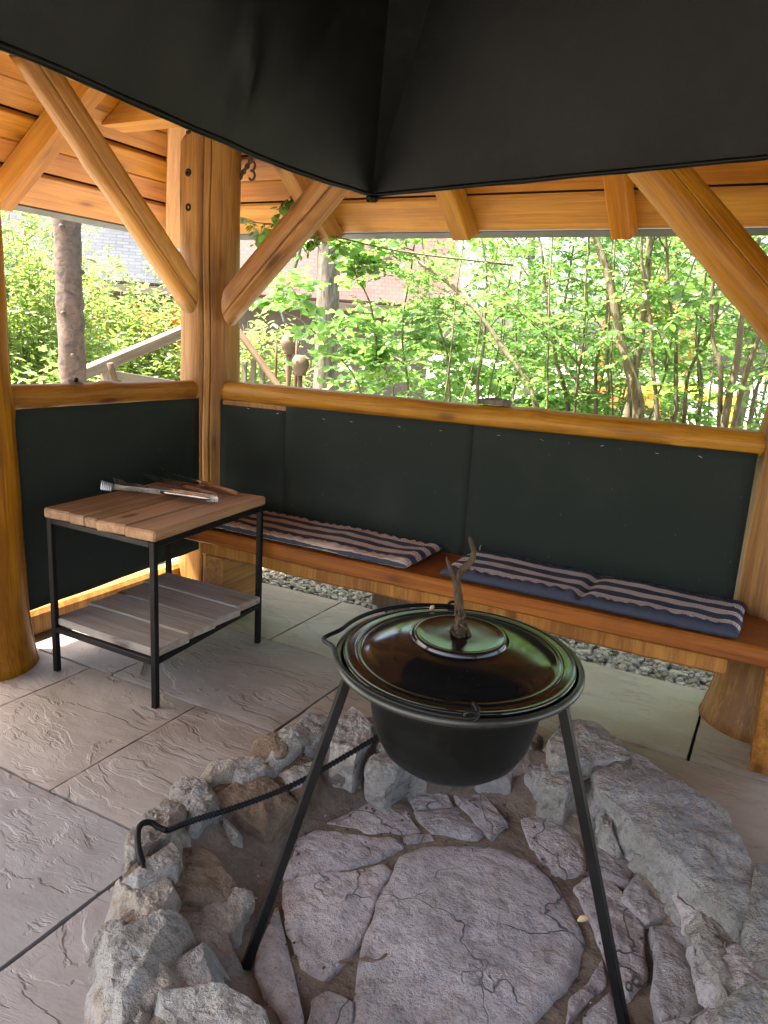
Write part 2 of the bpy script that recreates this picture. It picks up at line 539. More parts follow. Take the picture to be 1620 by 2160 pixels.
def bar_mesh(name, L, w, h, bev=.004, seg=1, wav=0.0, seed=0, cuts=0):
    bm = bmesh.new()
    bmesh.ops.create_cube(bm, size=1)
    for q in bm.verts:
        q.co = Vector(((q.co.x + .5) * L, q.co.y * w, q.co.z * h))
    if cuts:
        ed = [e for e in bm.edges if abs((e.verts[0].co - e.verts[1].co).x) > L * .5]
        bmesh.ops.subdivide_edges(bm, edges=ed, cuts=cuts)
    if bev:
        ed = [e for e in bm.edges if e.calc_face_angle(0) > .5]
        bmesh.ops.bevel(bm, geom=ed, offset=bev, segments=seg, affect='EDGES', profile=.5)
    if wav:
        for q in bm.verts:
            q.co += Vector((0, noise.noise((q.co.x * 2.3 + seed, q.co.z * 8, seed)), noise.noise((q.co.x * 2.0, q.co.y * 7 + seed, seed * 2)))) * wav
    me = bpy.data.meshes.new(name)
    bm.to_mesh(me)
    bm.free()
    return me


def beam(name, p0, p1, w, h, mat, parent=None, up=(0, 0, 1), bev=.005, wav=.002, seed=0, cuts=6):
    """a sawn timber built along its own x axis; w across, h along up; p0, p1 on the centre line"""
    m, L = frame_x(p0, p1, up)
    return add(name, bar_mesh(name, L, w, h, bev, 1, wav, seed, cuts), mat, parent, m)


def tube_data(pts, radii, seg=10, closed=False, jitter=0.0, seed=0):
    pts = [Vector(p) for p in pts]
    n = len(pts)
    v, f = [], []
    nrm = None
    for i, p in enumerate(pts):
        a = pts[i - 1] if (i > 0 or closed) else p
        c = pts[(i + 1) % n] if (i < n - 1 or closed) else p
        t = (c - a).normalized()
        if nrm is None:
            nrm = t.orthogonal().normalized()
        nrm = (nrm - t * nrm.dot(t)).normalized()
        bi = t.cross(nrm)
        r = radii[i] if hasattr(radii, '__len__') else radii
        for j in range(seg):
            a2 = 2 * math.pi * j / seg
            rr = r
            if jitter:
                rr *= 1 + jitter * noise.noise((p.x * 60 + math.cos(a2) * 2 + seed, p.y * 60 + math.sin(a2) * 2, p.z * 60))
            v.append(p + nrm * math.cos(a2) * rr + bi * math.sin(a2) * rr)
    m = n if closed else n - 1
    for i in range(m):
        for j in range(seg):
            k = (j + 1) % seg
            i2 = (i + 1) % n
            f.append((i * seg + j, i * seg + k, i2 * seg + k, i2 * seg + j))
    if not closed:
        f.append(tuple(reversed(range(seg))))
        f.append(tuple(range((n - 1) * seg, n * seg)))
    return v, f


def tube(name, pts, radii, seg=10, closed=False, mat='iron', parent=None, jitter=0.0, smooth=True, seed=0):
    v, f = tube_data(pts, radii, seg, closed, jitter, seed)
    return pydata(name, v, f, mat=mat, parent=parent, smooth=smooth)


def spline(ctrl, n):
    """catmull-rom through the control points"""
    c = [Vector(p) for p in ctrl]
    c = [c[0] * 2 - c[1]] + c + [c[-1] * 2 - c[-2]]
    out = []
    segs = len(c) - 3
    for i in range(n + 1):
        u = i / n * segs
        k = min(int(u), segs - 1)
        t = u - k
        p0, p1, p2, p3 = c[k:k + 4]
        out.append(.5 * ((2 * p1) + (p2 - p0) * t + (2 * p0 - 5 * p1 + 4 * p2 - p3) * t * t + (3 * p1 - p0 - 3 * p2 + p3) * t ** 3))
    return out


def lathe(name, prof, seg=72, mat='iron', parent=None, mw=None):
    v, f = [], []
    for r, z in prof:
        for j in range(seg):
            a = 2 * math.pi * j / seg
            v.append((r * math.cos(a), r * math.sin(a), z))
    for i in range(len(prof) - 1):
        for j in range(seg):
            k = (j + 1) % seg
            f.append((i * seg + j, i * seg + k, (i + 1) * seg + k, (i + 1) * seg + j))
    return pydata(name, v, f, mat=mat, parent=parent, mw=mw, smooth=True)


# ------------------------------------------------------------------ ground and terrace
PITC = (-.60, 1.70)
n = 60
gx = [-60 + 120 * i / n for i in range(n + 1)]
v = [(x, y + 10, -.045 + (.10 * noise.noise((x * .1, y * .1, 0)) if math.hypot(x, y) > 14 else 0)) for y in gx for x in gx]
f = [(j * (n + 1) + i, j * (n + 1) + i + 1, (j + 1) * (n + 1) + i + 1, (j + 1) * (n + 1) + i) for j in range(n) for i in range(n)]
hole = [q for q in f if not any(math.hypot(v[k][0] - PITC[0], v[k][1] - PITC[1]) < .01 for k in q)]
# the ground sheet lies below the pit bed as well
gr = pydata('ground', [(x, y, z - .12) if math.hypot(x + 1, y - 1.5) < 4.2 else (x, y, z) for x, y, z in v], f, mat='ground', smooth=True)
tag(gr, 'pale sunlit ground of dirt and gravel around the shelter', 'ground', kind='structure')


def cut_grid(x0, x1, y0, y1, cell, ztop, thick, seed, cleft, tl=.004):
    """one slab as a fine grid with a chipped edge, cut away where the fire pit is let in"""
    nx, ny = max(2, round((x1 - x0) / cell)), max(2, round((y1 - y0) / cell))
    cx, cy = (x0 + x1) / 2, (y0 + y1) / 2
    v, f = [], []
    tilt = (random.uniform(-tl, tl), random.uniform(-tl, tl))
    for j in range(ny + 1):
        for i in range(nx + 1):
            x, y = x0 + (x1 - x0) * i / nx, y0 + (y1 - y0) * j / ny
            ex = min(i, nx - i)
            ey = min(j, ny - j)
            z = tilt[0] * (x - cx) + tilt[1] * (y - cy)
            nn = noise.fractal((x * 2.2 + seed * 7, y * 3.1 + seed, seed), 1.0, 2.0, 4)
            z += cleft * nn
            if min(ex, ey) == 0:
                z -= .0015
                jig = .004 * noise.noise((x * 14, y * 14, seed))
                if ex == 0:
                    x += jig if i == 0 else -abs(jig)
                if ey == 0:
                    y += jig if j == 0 else -abs(jig)
            v.append((x - cx, y - cy, z))
    keep = {}
    for j in range(ny):
        for i in range(nx):
            x, y = x0 + (x1 - x0) * (i + .5) / nx, y0 + (y1 - y0) * (j + .5) / ny
            if math.hypot(x - PITC[0], y - PITC[1]) < .745:
                continue
            q = (j * (nx + 1) + i, j * (nx + 1) + i + 1, (j + 1) * (nx + 1) + i + 1, (j + 1) * (nx + 1) + i)
            f.append(q)
            for a in range(4):
                e = (q[a], q[(a + 1) % 4])
                keep[e] = 1
    low = {}
    def down(k):
        if k not in low:
            low[k] = len(v)
            v.append((v[k][0], v[k][1], -thick))
        return low[k]
    for a, b in list(keep):
        if (b, a) not in keep:
            f.append((b, a, down(a), down(b)))
    me = bpy.data.meshes.new('paving_slab')
    me.from_pydata(v, [], f)
    me.update()
    me.polygons.foreach_set('use_smooth', [True] * len(me.polygons))
    me.set_sharp_from_angle(angle=rad(40))
    return me, Matrix.Translation((cx, cy, ztop)), len(f)


me, mw, _ = cut_grid(-3.28, 2.4, -2.4, 3.545, .12, -.034, .10, 3, 0, 0)
terrace = add('terrace', me, 'joint', None, mw)
tag(terrace, 'terrace of large riven grey-brown sandstone slabs under the shelter', 'terrace', kind='structure')
courses = [(2.865, 3.56, [-3.27, -2.10, -.135, .75, 1.6, 2.38]), (2.155, 2.865, [-3.27, -2.42, -1.55, -.62, .32, 1.1, 2.38]), (1.45, 2.155, [-3.27, -2.55, -1.93, -1.10, -.15, .62, 1.5, 2.38]),
           (.74, 1.45, [-3.27, -2.32, -1.43, -.70, .2, 1.0, 2.38]), (.02, .74, [-3.27, -2.6, -1.75, -.95, .0, .8, 2.38]), (-.7, .02, [-3.27, -2.3, -1.4, -.6, .4, 1.4, 2.38]), (-1.5, -.7, [-3.27, -2.0, -1.0, .2, 1.2, 2.38]), (-2.38, -1.5, [-3.27, -1.6, 0, 1.2, 2.38])]
k = 0
for y0, y1, xs in courses:
    for x0, x1 in zip(xs, xs[1:]):
        g = .0055
        vis = y1 > .7 and x0 < .6
        me, mw, nf = cut_grid(x0 + g, x1 - g, y0 + g, y1 - g, .022 if vis else .08, .0, .05, k, .0035)
        k += 1
        if nf > 8:
            xc = (x0 + x1) / 2
            tone = 'slab_warm' if xc > -.8 or y0 > 2.5 else ('slab_mid' if y0 > 1.4 else 'slab')
            add('paving_slab', me, tone, terrace, mw)

# gravel strip beyond the slabs
def pebbles(name, n, region, size, z, parent=None, mat='gravel'):
    ico = bmesh.new()
    bmesh.ops.create_icosphere(ico, subdivisions=1, radius=1)
    bv = np.array([q.co[:] for q in ico.verts])
    bf = np.array([[q.index for q in fc.verts] for fc in ico.faces])
    ico.free()
    x0, x1, y0, y1 = region
    V, F = [], []
    for i in range(n):
        s = size * rng.uniform(.5, 1.25)
        sc = np.array([1, rng.uniform(.6, 1), rng.uniform(.4, .75)]) * s
        A = rng.normal(size=(3, 3))
        Q, _ = np.linalg.qr(A)
        a = rng.uniform(0, 6.28)
        p = (bv * (1 + rng.uniform(-.28, .28, (len(bv), 1)))) * sc
        tl = rng.uniform(-.5, .5)
        Rz = np.array([[math.cos(a), -math.sin(a), 0], [math.sin(a), math.cos(a), 0], [0, 0, 1]])
        Rx = np.array([[1, 0, 0], [0, math.cos(tl), -math.sin(tl)], [0, math.sin(tl), math.cos(tl)]])
        p = p @ (Rz @ Rx).T + [rng.uniform(x0, x1), rng.uniform(y0, y1), z + rng.uniform(-.006, .010)]
        V.append(p)
        F.append(bf + i * len(bv))
    return pydata(name, np.concatenate(V), np.concatenate(F).tolist(), mat=mat, parent=parent)


gb = pydata('gravel_bed', [(-4.4, 3.57, -.03), (1.6, 3.57, -.03), (1.6, 5.2, -.03), (-4.4, 5.2, -.03)], [(0, 1, 2, 3)], mat='ground')
tag(gb, 'strip of bare earth carrying the gravel behind the bench', 'ground', kind='structure')
gp = pebbles('gravel', 7500, (-3.3, .6, 3.575, 4.75), .021, -.012)
tag(gp, 'loose pale grey gravel beside the terrace behind the bench', 'gravel', kind='stuff')

# ------------------------------------------------------------------ the shelter
gz = root('timber_shelter', label='open log shelter with varnished pine posts, board roof and black felt half walls', cat='shelter')
MP, LP, RP = (-2.93, 3.37), (-2.93, 1.93), (.075, 3.37)
log('post', (MP[0], MP[1], -.02), (MP[0] + .0, MP[1], 2.62), .170, .158, parent=gz, seed=1, crack=(2.30, 2.06), flare=.02, rings=44, seg=56)
log('post', (LP[0], LP[1], -.02), (LP[0] - .03, LP[1], 2.62), .175, .150, parent=gz, seed=2, crack=2.35, flare=.03, rings=44, seg=48)
log('post', (RP[0], RP[1], -.02), (RP[0] + .02, RP[1], 2.62), .185, .155, parent=gz, seed=5, crack=(1.2, 1.75), flare=.05, rings=44, seg=48)
for x, y in ((2.0, 3.37), (2.0, .1), (-2.93, .1)):
    log('post', (x, y, -.02), (x, y, 2.62), .17, .15, parent=gz, seed=int(x * 7 + y * 3) + 40, rings=16, seg=24)
# braces
log('brace', (-2.70, 3.275, 1.62), (-1.78, 3.31, 2.52), .080, .080, parent=gz, seed=11, crack=3.25, spin=.4, cut=(1, 0, 0))
log('brace', (-2.845, 3.10, 1.66), (-2.88, 2.22, 2.53), .074, .072, parent=gz, seed=12, crack=-1.75, spin=1.2, cut=(0, 1, 0))
log('brace', (.02, 3.29, 1.54), (-.92, 3.31, 2.53), .098, .092, parent=gz, seed=13, crack=.38, spin=0, cut=(1, 0, 0))
# rails and the sill under the left felt
log('rail', (-2.93, 2.04, 1.155), (-2.93, 3.24, 1.152), .058, .052, parent=gz, seed=21, crack=None, rings=30)
log('rail', (-2.80, 3.345, 1.150), (-.045, 3.335, 1.168), .058, .056, parent=gz, seed=22, crack=None, rings=60, bump=.05)
beam('batten', (-2.76, 3.288, 1.098), (-.10, 3.288, 1.110), .022, .03, 'log_pine', gz)
beam('sill_beam', (-3.06, 1.98, .065), (-3.06, 3.30, .065), .10, .13, 'log_pine', gz, bev=.02)
beam('block', (-2.62, 3.23, .0), (-2.62, 3.23, .30), .11, .10, 'board_pine', gz)
beam('block', (-2.83, 3.10, .0), (-2.83, 3.10, .38), .07, .07, 'board_pine', gz)
beam('block', (.02, 3.05, .0), (.02, 3.05, .40), .16, .14, 'board_pine', gz)
# plates and the tie beam
log('wall_plate', (-3.0, 3.37, 2.58), (2.2, 3.37, 2.58), .095, .09, parent=gz, seed=31, rings=30, seg=24)
log('wall_plate', (-2.93, 3.45, 2.59), (-2.93, -.1, 2.59), .09, .09, parent=gz, seed=32, rings=24, seg=24)
log('wall_plate', (2.0, 3.45, 2.58), (2.0, -.1, 2.58), .09, .09, parent=gz, seed=33, rings=20, seg=20)
log('wall_plate', (-3.0, .1, 2.58), (2.2, .1, 2.58), .09, .09, parent=gz, seed=34, rings=20, seg=20)
X0, Y0, Z0, PT = -3.80, 4.00, 2.078, rad(35)
TP = math.tan(PT)
def roofz_x(x):
    return Z0 + (x - X0) * TP
zb, zt = 2.45, 2.64
xa, xb = X0 + (zb - Z0) / TP + .01, X0 + (zt - Z0) / TP + .01
v = [(xa, 2.93, zb), (xa, 3.08, zb), (xb, 2.93, zt), (xb, 3.08, zt), (2.2, 2.93, zb), (2.2, 3.08, zb), (2.2, 2.93, zt), (2.2, 3.08, zt)]
pydata('tie_beam', v, [(0, 1, 5, 4), (2, 6, 7, 3), (0, 4, 6, 2), (1, 3, 7, 5), (0, 2, 3, 1), (4, 5, 7, 6)], mat='board_pine', parent=gz)

# roof: four slopes of lapped boards; the eave rectangle is centred over the fire pit
CX, CY = -.60, 1.70
HX, HY = CX - X0, Y0 - CY


def roof_board(side, s0, s1, off, thick=.024):
    """a board parallel to the eave from slope distance s0 to s1, mitred along the hips"""
    c, s = math.cos(PT), math.sin(PT)
    def pt(d, e, lift):
        inn, z = d * c, Z0 + d * s + lift * c
        inn -= lift * s * 0
        if side in 'NS':
            hw = HX - inn
            x = CX + e * hw
            y = CY + (HY - inn) * (1 if side == 'N' else -1)
        else:
            hw = HY - inn
            y = CY + e * hw
            x = CX + (HX - inn) * (-1 if side == 'W' else 1)
        return Vector((x, y, z))
    L = [pt(s0, -1, off), pt(s0, 1, off), pt(s1, 1, off), pt(s1, -1, off)]
    U = [pt(s0, -1, off + thick), pt(s0, 1, off + thick), pt(s1, 1, off + thick), pt(s1, -1, off + thick)]
    xax = (L[1] - L[0]).normalized()
    m = Matrix((xax, (L[3] - L[0] - xax * (L[3] - L[0]).dot(xax)).normalized(), Vector((0, 0, 1)))).transposed()
    yy = m.col[1]
    zz = xax.cross(yy)
    m = Matrix((xax, yy, zz)).transposed().to_4x4()
    m.translation = (L[0] + L[1]) / 2
    mi = m.inverted()
    P = [mi @ p for p in L + U]
    me = bpy.data.meshes.new('roof_board')
    me.from_pydata([tuple(p) for p in P], [], [(0, 1, 2, 3), (7, 6, 5, 4), (0, 4, 5, 1), (1, 5, 6, 2), (2, 6, 7, 3), (3, 7, 4, 0)])
    bm = bmesh.new()
    bm.from_mesh(me)
    bmesh.ops.recalc_face_normals(bm, faces=bm.faces)
    bmesh.ops.bevel(bm, geom=[e for e in bm.edges if e.calc_length() > .5], offset=.004, segments=1, affect='EDGES')
    bm.to_mesh(me)
    bm.free()
    return add('roof_board', me, 'board_pine', gz, m)


smax = HY / math.cos(PT)
for side in 'NWSE':
    d = 0.0
    i = 0
    while d < smax - .05:
        if i == 0:
            w, off = .225, 0.0
        elif i % 3 == 1:
            w, off = .030, .028           # the recessed strip between the laps
        else:
            w, off = .150, .0015 * (i % 2)
        roof_board(side, d + .001, min(d + w - .001, smax - .002), off)
        d += w
        i += 1


def rafter(x, y, dirx, diry, lo=.06, hi=None, w=.095, h=.13):
    """a rafter under the boards, from near the eave inwards and up the slope"""
    c, s = math.cos(PT), math.sin(PT)
    run = (hi if hi else HY)
    p0 = Vector((x + dirx * lo, y + diry * lo, Z0 + lo * TP - h / 2 / c - .003))
    p1 = Vector((x + dirx * run, y + diry * run, Z0 + run * TP - h / 2 / c - .003))
    o = beam('rafter', p0, p1, w, h, 'board_pine', gz, bev=.006, cuts=8, seed=int(x * 31 + y * 17))
    # plumb cut at the eave end
    for q in o.data.vertices:
        if q.co.x < .05:
            q.co.x += -q.co.z * math.tan(PT) * 1.0
    return o


for x in (-2.51, -1.66, -.835, .01, .84, 1.66):
    run = min(HY, HX - abs(x - CX))
    rafter(x, Y0, 0, -1, hi=run)
    rafter(x, 2 * CY - Y0, 0, 1, hi=run)
for y in (2.66, 1.62, .62):
    run = HY - abs(y - CY)
    rafter(X0, y, 1, 0, hi=min(run, HY))
    rafter(2 * CX - X0, y, -1, 0, hi=min(run, HY))
for sx in (-1, 1):
    for sy in (1, -1):
        e = Vector((CX + sx * HX, CY + sy * HY, Z0))
        t = Vector((CX + sx * (HX - HY), CY, Z0 + HY * TP))
        d = (t - e).normalized()
        dz = Vector((0, 0, -.105))
        beam('hip_rafter', e + d * .16 + dz, t + dz, .10, .15, 'board_pine', gz, bev=.006)
ht = Z0 + HY * TP
beam('ridge_board', (CX - HX + HY, CY, ht - .07), (CX + HX - HY, CY, ht - .07), .05, .12, 'board_pine', gz)
# the outer roof skin and the drip edge along the eaves
RS = .075
sk = []
for side, pts in (('N', [(-HX, HY), (HX, HY), (HX - HY, 0), (-(HX - HY), 0)]), ('S', [(HX, -HY), (-HX, -HY), (-(HX - HY), 0), (HX - HY, 0)]), ('W', [(-HX, -HY), (-HX, HY), (-(HX - HY), 0)]), ('E', [(HX, HY), (HX, -HY), (HX - HY, 0)])):
    z = [Z0 + RS + (HY - abs(b)) * TP if side in 'NS' else Z0 + RS + (HX - abs(a)) * TP for a, b in pts]
    v = [(CX + a, CY + b, c) for (a, b), c in zip(pts, z)]
    v += [(a, b, c + .03) for a, b, c in v]
    m = len(pts)
    pydata('roof_covering', v, [tuple(reversed(range(m))), tuple(range(m, 2 * m))] + [(i, (i + 1) % m, m + (i + 1) % m, m + i) for i in range(m)], mat='slate', parent=gz)
cs = [(CX - HX, CY - HY), (CX + HX, CY - HY), (CX + HX, CY + HY), (CX - HX, CY + HY)]
for i in range(4):
    a, b = Vector(cs[i] + (0,)), Vector(cs[(i + 1) % 4] + (0,))
    out = (b - a).normalized().cross(Vector((0, 0, 1)))
    prof = [(.002, -.006), (.045, -.030), (.052, -.028), (.052, .10), (.047, .10), (.047, -.022), (.002, -.001)]
    v, f = [], []
    for p in (a - (b - a).normalized() * .045, b + (b - a).normalized() * .045):
        for o_, z in prof:
            v.append(p + out * o_ + Vector((0, 0, Z0 + z)))
    m = len(prof)
    for q in range(m):
        f.append((q, (q + 1) % m, m + (q + 1) % m, m + q))
    pydata('drip_edge', v, f, mat='drip', parent=gz)


# felt half walls
def felt(p0, p1, z0, z1, seed, zb1=None, zt1=None):
    a, b = Vector(p0), Vector(p1)
    L = (b - a).length
    nrm = (b - a).normalized().cross(Vector((0, 0, 1)))
    nx, nz = max(4, int(L / .05)), 18
    v, f = [], []
    for s in (0, 1):
        for j in range(nz + 1):
            for i in range(nx + 1):
                t, u = i / nx, j / nz
                zz = z0 + ((zb1 if zb1 is not None else z0) - z0) * t
                ztop = z1 + ((zt1 if zt1 is not None else z1) - z1) * t
                z = zz + (ztop - zz) * u
                w = .010 * noise.noise((t * L * 2.2 + seed, z * 1.8, seed)) + .003 * noise.noise((t * L * 9, z * 5, seed))
                w *= min(1, (1 - u) * 5 + .1) * min(1, 6 * min(t, 1 - t) + .05)
                if j == 0:
                    z += .008 * noise.noise((t * L * 4, seed, 0))
                p = a + (b - a) * t + nrm * (w + s * .006)
                v.append((p.x, p.y, z))
    N = (nx + 1) * (nz + 1)
    for j in range(nz):
        for i in range(nx):
            q = (j * (nx + 1) + i, j * (nx + 1) + i + 1, (j + 1) * (nx + 1) + i + 1, (j + 1) * (nx + 1) + i)
            f.append(tuple(reversed(q)))
            f.append(tuple(k + N for k in q))
    per = [i for i in range(nx + 1)] + [(j + 1) * (nx + 1) - 1 for j in range(1, nz + 1)] + [nz * (nx + 1) + i for i in range(nx - 1, -1, -1)] + [j * (nx + 1) for j in range(nz - 1, 0, -1)]
    for i in range(len(per)):
        p, q = per[i], per[(i + 1) % len(per)]
        f.append((p, q, q + N, p + N))
    return pydata('felt_panel', v, f, mat='felt', parent=gz, smooth=True)


felt((-2.855, 2.06, 0), (-2.855, 3.19, 0), .215, 1.115, 3, .255)
felt((-2.775, 3.285, 0), (-2.325, 3.285, 0), .40, 1.108, 4, None, 1.114)
felt((-2.330, 3.281, 0), (-1.265, 3.279, 0), .40, 1.114, 5, None, 1.124)
felt((-1.270, 3.276, 0), (-.085, 3.276, 0), .40, 1.124, 6, None, 1.136)
felt((1.9, .12, 0), (.35, .12, 0), .1, 1.12, 8)  # unseen half wall at the near right, added to block sky light
log('rail', (2.0, .1, 1.155), (.3, .1, 1.155), .055, .055, parent=gz, seed=25, rings=12, seg=16)  # rail of the added, unseen half wall
for i in range(11):
    x = -2.6 + i * .235 + random.uniform(-.05, .05)
    z = 1.075 + (x + 2.6) * .011 + random.uniform(-.012, .008)
    a = random.uniform(-.4, .4)
    tube('staple', [(x - .007 * math.cos(a), 3.262, z - .007 * math.sin(a)), (x + .007 * math.cos(a), 3.262, z + .007 * math.sin(a))], .0012, 5, False, 'steel', gz)
# bolts in the corner post
for x, y, z in ((0, 0, 2.475), (0, 0, 2.27), (0, 0, 2.10)):
    a = math.atan2(-MP[1], -MP[0]) - .78
    c = Vector((MP[0] + math.cos(a) * .158, MP[1] + math.sin(a) * .158, z))
    m, _ = frame_z(c, c + Vector((math.cos(a), math.sin(a), 0)))
    lathe('bolt', [(.0, .004), (.008, .005), (.010, .009), (.016, .009), (.020, .006), (.022, -.01)], 20, 'dark', gz, m)

# ------------------------------------------------------------------ bench
bench = root('wall_bench', label='long orange-brown varnished plank bench fixed along the black felt wall', cat='bench')
beam('seat', (-2.66, 3.055, .462), (.55, 3.055, .470), .415, .072, 'bench_pine', bench, bev=.008, wav=.003, cuts=30)
beam('support_rail', (-2.60, 2.955, .372), (-.06, 2.955, .380), .07, .075, 'log_pine', bench, bev=.012, wav=.008, cuts=24)
beam('support_rail', (-2.60, 3.20, .385), (-.06, 3.20, .385), .06, .07, 'log_pine', bench, bev=.012)
beam('leg', (-2.50, 3.06, 0), (-2.50, 3.06, .345), .12, .30, 'log_pine', bench, up=(0, 1, 0))
beam('leg', (.12, 3.03, 0), (.12, 3.03, .425), .10, .24, 'log_pine', bench, up=(0, 1, 0))
stump = log('log_stump', (-1.85, 3.70, -.04), (-1.85, 3.68, .36), .115, .11, 'stick_wood', seed=51, rings=8)
tag(stump, 'short dark log stump on the gravel under the bench', 'stump')


# ------------------------------------------------------------------ smoke hood
hood = root('smoke_hood', label='big black sheet steel smoke hood with dented rim above the fire pit', cat='smoke hood')
hc = [(-1.469, 2.569, 2.000), (.215, 2.500, 2.065), (.22, .84, 2.06), (-1.435, .84, 2.0)]
HT, HR = 3.20, .37
octa = []
for k in range(8):
    a = rad(22.5 + 45 * k)
    octa.append(Vector((-.63 + HR * 1.082 * math.cos(a), 1.70 + HR * 1.082 * math.sin(a), HT)))
# octa order: 0 ENE,1 NNE,2 NNW,3 WNW,4 WSW,5 SSW,6 SSE,7 ESE ; corners NW,NE,SE,SW
def dent(p, s, t):
    """the beaten-in places of the left face: s along the rim from the far corner, t up the sheet"""
    sk = .364 * (1 - 1.15 * t)
    amp = .052 * max(0, 1 - 1.3 * t)
    tent_ = s / max(sk, .02) if s < sk else max(0, 1 - (s - sk) / .42)
    d = amp * tent_
    d -= .030 * math.exp(-((s - .455 - .10 * (t - .1)) / .020) ** 2 - ((t - .13) / .075) ** 2)
    d += .004 * noise.noise((s * 6, t * 6, 2))
    return d


def sheet(name, a, b, c, d, inward, dents=False, nu=44, nv=36):
    a, b, c, d = map(Vector, (a, b, c, d))
    v, f = [], []
    for j in range(nv + 1):
        for i in range(nu + 1):
            s, t = i / nu, j / nv
            p = (a * (1 - s) + b * s) * (1 - t) + (d * (1 - s) + c * s) * t
            w = .006 * noise.noise((s * 3 + a.x, t * 3, a.y)) * min(1, t * 4) * min(1, 6 * min(s, 1 - s))
            if dents:
                w += dent(p, s, t) * min(1, 10 * min(s, 1 - s))
            v.append(p - Vector(inward) * w)
    for j in range(nv):
        for i in range(nu):
            f.append((j * (nu + 1) + i, j * (nu + 1) + i + 1, (j + 1) * (nu + 1) + i + 1, (j + 1) * (nu + 1) + i))
    return pydata(name, v, f, mat='hood', parent=hood, smooth=True)


NW, NE, SE, SW = hc
sheet('side_sheet', NW, SW, octa[4], octa[3], (1, 0, 0), True)
sheet('side_sheet', NE, NW, octa[2], octa[1], (0, -1, 0))
sheet('side_sheet', SE, NE, octa[0], octa[7], (-1, 0, 0), nu=12, nv=12)
sheet('side_sheet', SW, SE, octa[6], octa[5], (0, 1, 0), nu=12, nv=12)
for c, (p, q) in ((NW, (octa[3], octa[2])), (NE, (octa[1], octa[0])), (SE, (octa[7], octa[6])), (SW, (octa[5], octa[4]))):
    pydata('corner_gusset', [c, p, q], [(0, 1, 2)], mat='hood', parent=hood)
lathe('flue_pipe', [(HR, 0), (HR * 1.0, .03), (.20, .38), (.20, 1.4)], 32, 'hood', hood, Matrix.Translation((-.63, 1.70, HT)))
# rolled rim, bent where the sheet is dented
rimpts = []
for i, c in enumerate(hc):
    e = Vector(hc[(i + 1) % 4])
    c = Vector(c)
    nseg = 24
    for k in range(nseg):
        t = k / nseg
        p = c + (e - c) * t
        s = 1 - t
        if i == 3:                              # SW back to NW: the left edge
            p = p - Vector((1, 0, 0)) * dent(p, s, 0) * min(1, 10 * min(s, 1 - s))
            p.z -= .006 * math.exp(-((s - .2) / .15) ** 2)
        p.z += .003 * noise.noise((p.x * 6, p.y * 6, 1))
        rimpts.append(p)
tube('rolled_rim', rimpts, .0085, 8, True, 'hood', hood, jitter=.25)
for i in range(7):
    a = i / 7 * 6.28
    tube('weld_bead', [Vector(NW) + Vector((.014 * math.cos(a), .014 * math.sin(a), -.008)), Vector(NW) + Vector((.016 * math.cos(a + .6), .016 * math.sin(a + .6), -.018))], .009, 6, False, 'hood', hood, jitter=.3)

# wrought iron bracket behind the hood
wb = root('iron_bracket', label='twisted wrought iron bracket with a scroll beside the corner post', cat='bracket')
p0, p1 = Vector((-2.86, 3.44, 2.20)), Vector((-2.62, 3.45, 2.49))
pts = [p0 + (p1 - p0) * (i / 60) for i in range(61)]
tube('twisted_rod', pts, [.011 + .003 * math.sin(i * 1.15) for i in range(61)], 8, False, 'rust', wb)
sp = []
for i in range(50):
    t = i / 49
    ang = -1.6 + 8.6 * abs(t - .5) * (1 if t > .5 else 1)
    rr = .034 - .050 * abs(t - .5)
    cz = 2.345 if t < .5 else 2.285
    side = 1 if t < .5 else -1
    sp.append(Vector((-2.715 + rr * math.cos(ang) * 1.0, 3.44, cz + side * rr * math.sin(ang) * 1.0)))
tube('scroll', sp, .0065, 8, False, 'rust', wb)

# ------------------------------------------------------------------ side table
tb = root('side_table', label='small iron framed table with worn plank top and grey plank shelf', cat='table')
TA, TB_, TC, TD = Vector((-2.635, 2.05, 0)), Vector((-2.052, 2.045, 0)), Vector((-2.125, 2.80, 0)), Vector((-2.710, 2.805, 0))
ux = (TB_ - TA).normalized()
uy = (TC - TB_).normalized()
BARW = .025
for p in (TA, TB_, TC, TD):
    beam('leg', p, p + Vector((0, 0, .690)), BARW, BARW, 'iron', tb, up=uy, bev=.0025, wav=0, cuts=0)
for a, b in ((TA, TB_), (TB_, TC), (TC, TD), (TD, TA)):
    d = (b - a).normalized()
    for z, nm in ((.678, 'top_rail'), (.197, 'shelf_rail')):
        beam(nm, a + d * .0127 + Vector((0, 0, z)), b - d * .0127 + Vector((0, 0, z)), BARW * .96, BARW * .96, 'iron', tb, bev=.0025, wav=0, cuts=0)


def plank(name, p0, p1, w, th, mat, seed, bev):
    o = beam(name, p0, p1, w, th, mat, tb, bev=bev, wav=.0022, seed=seed, cuts=14)
    return o


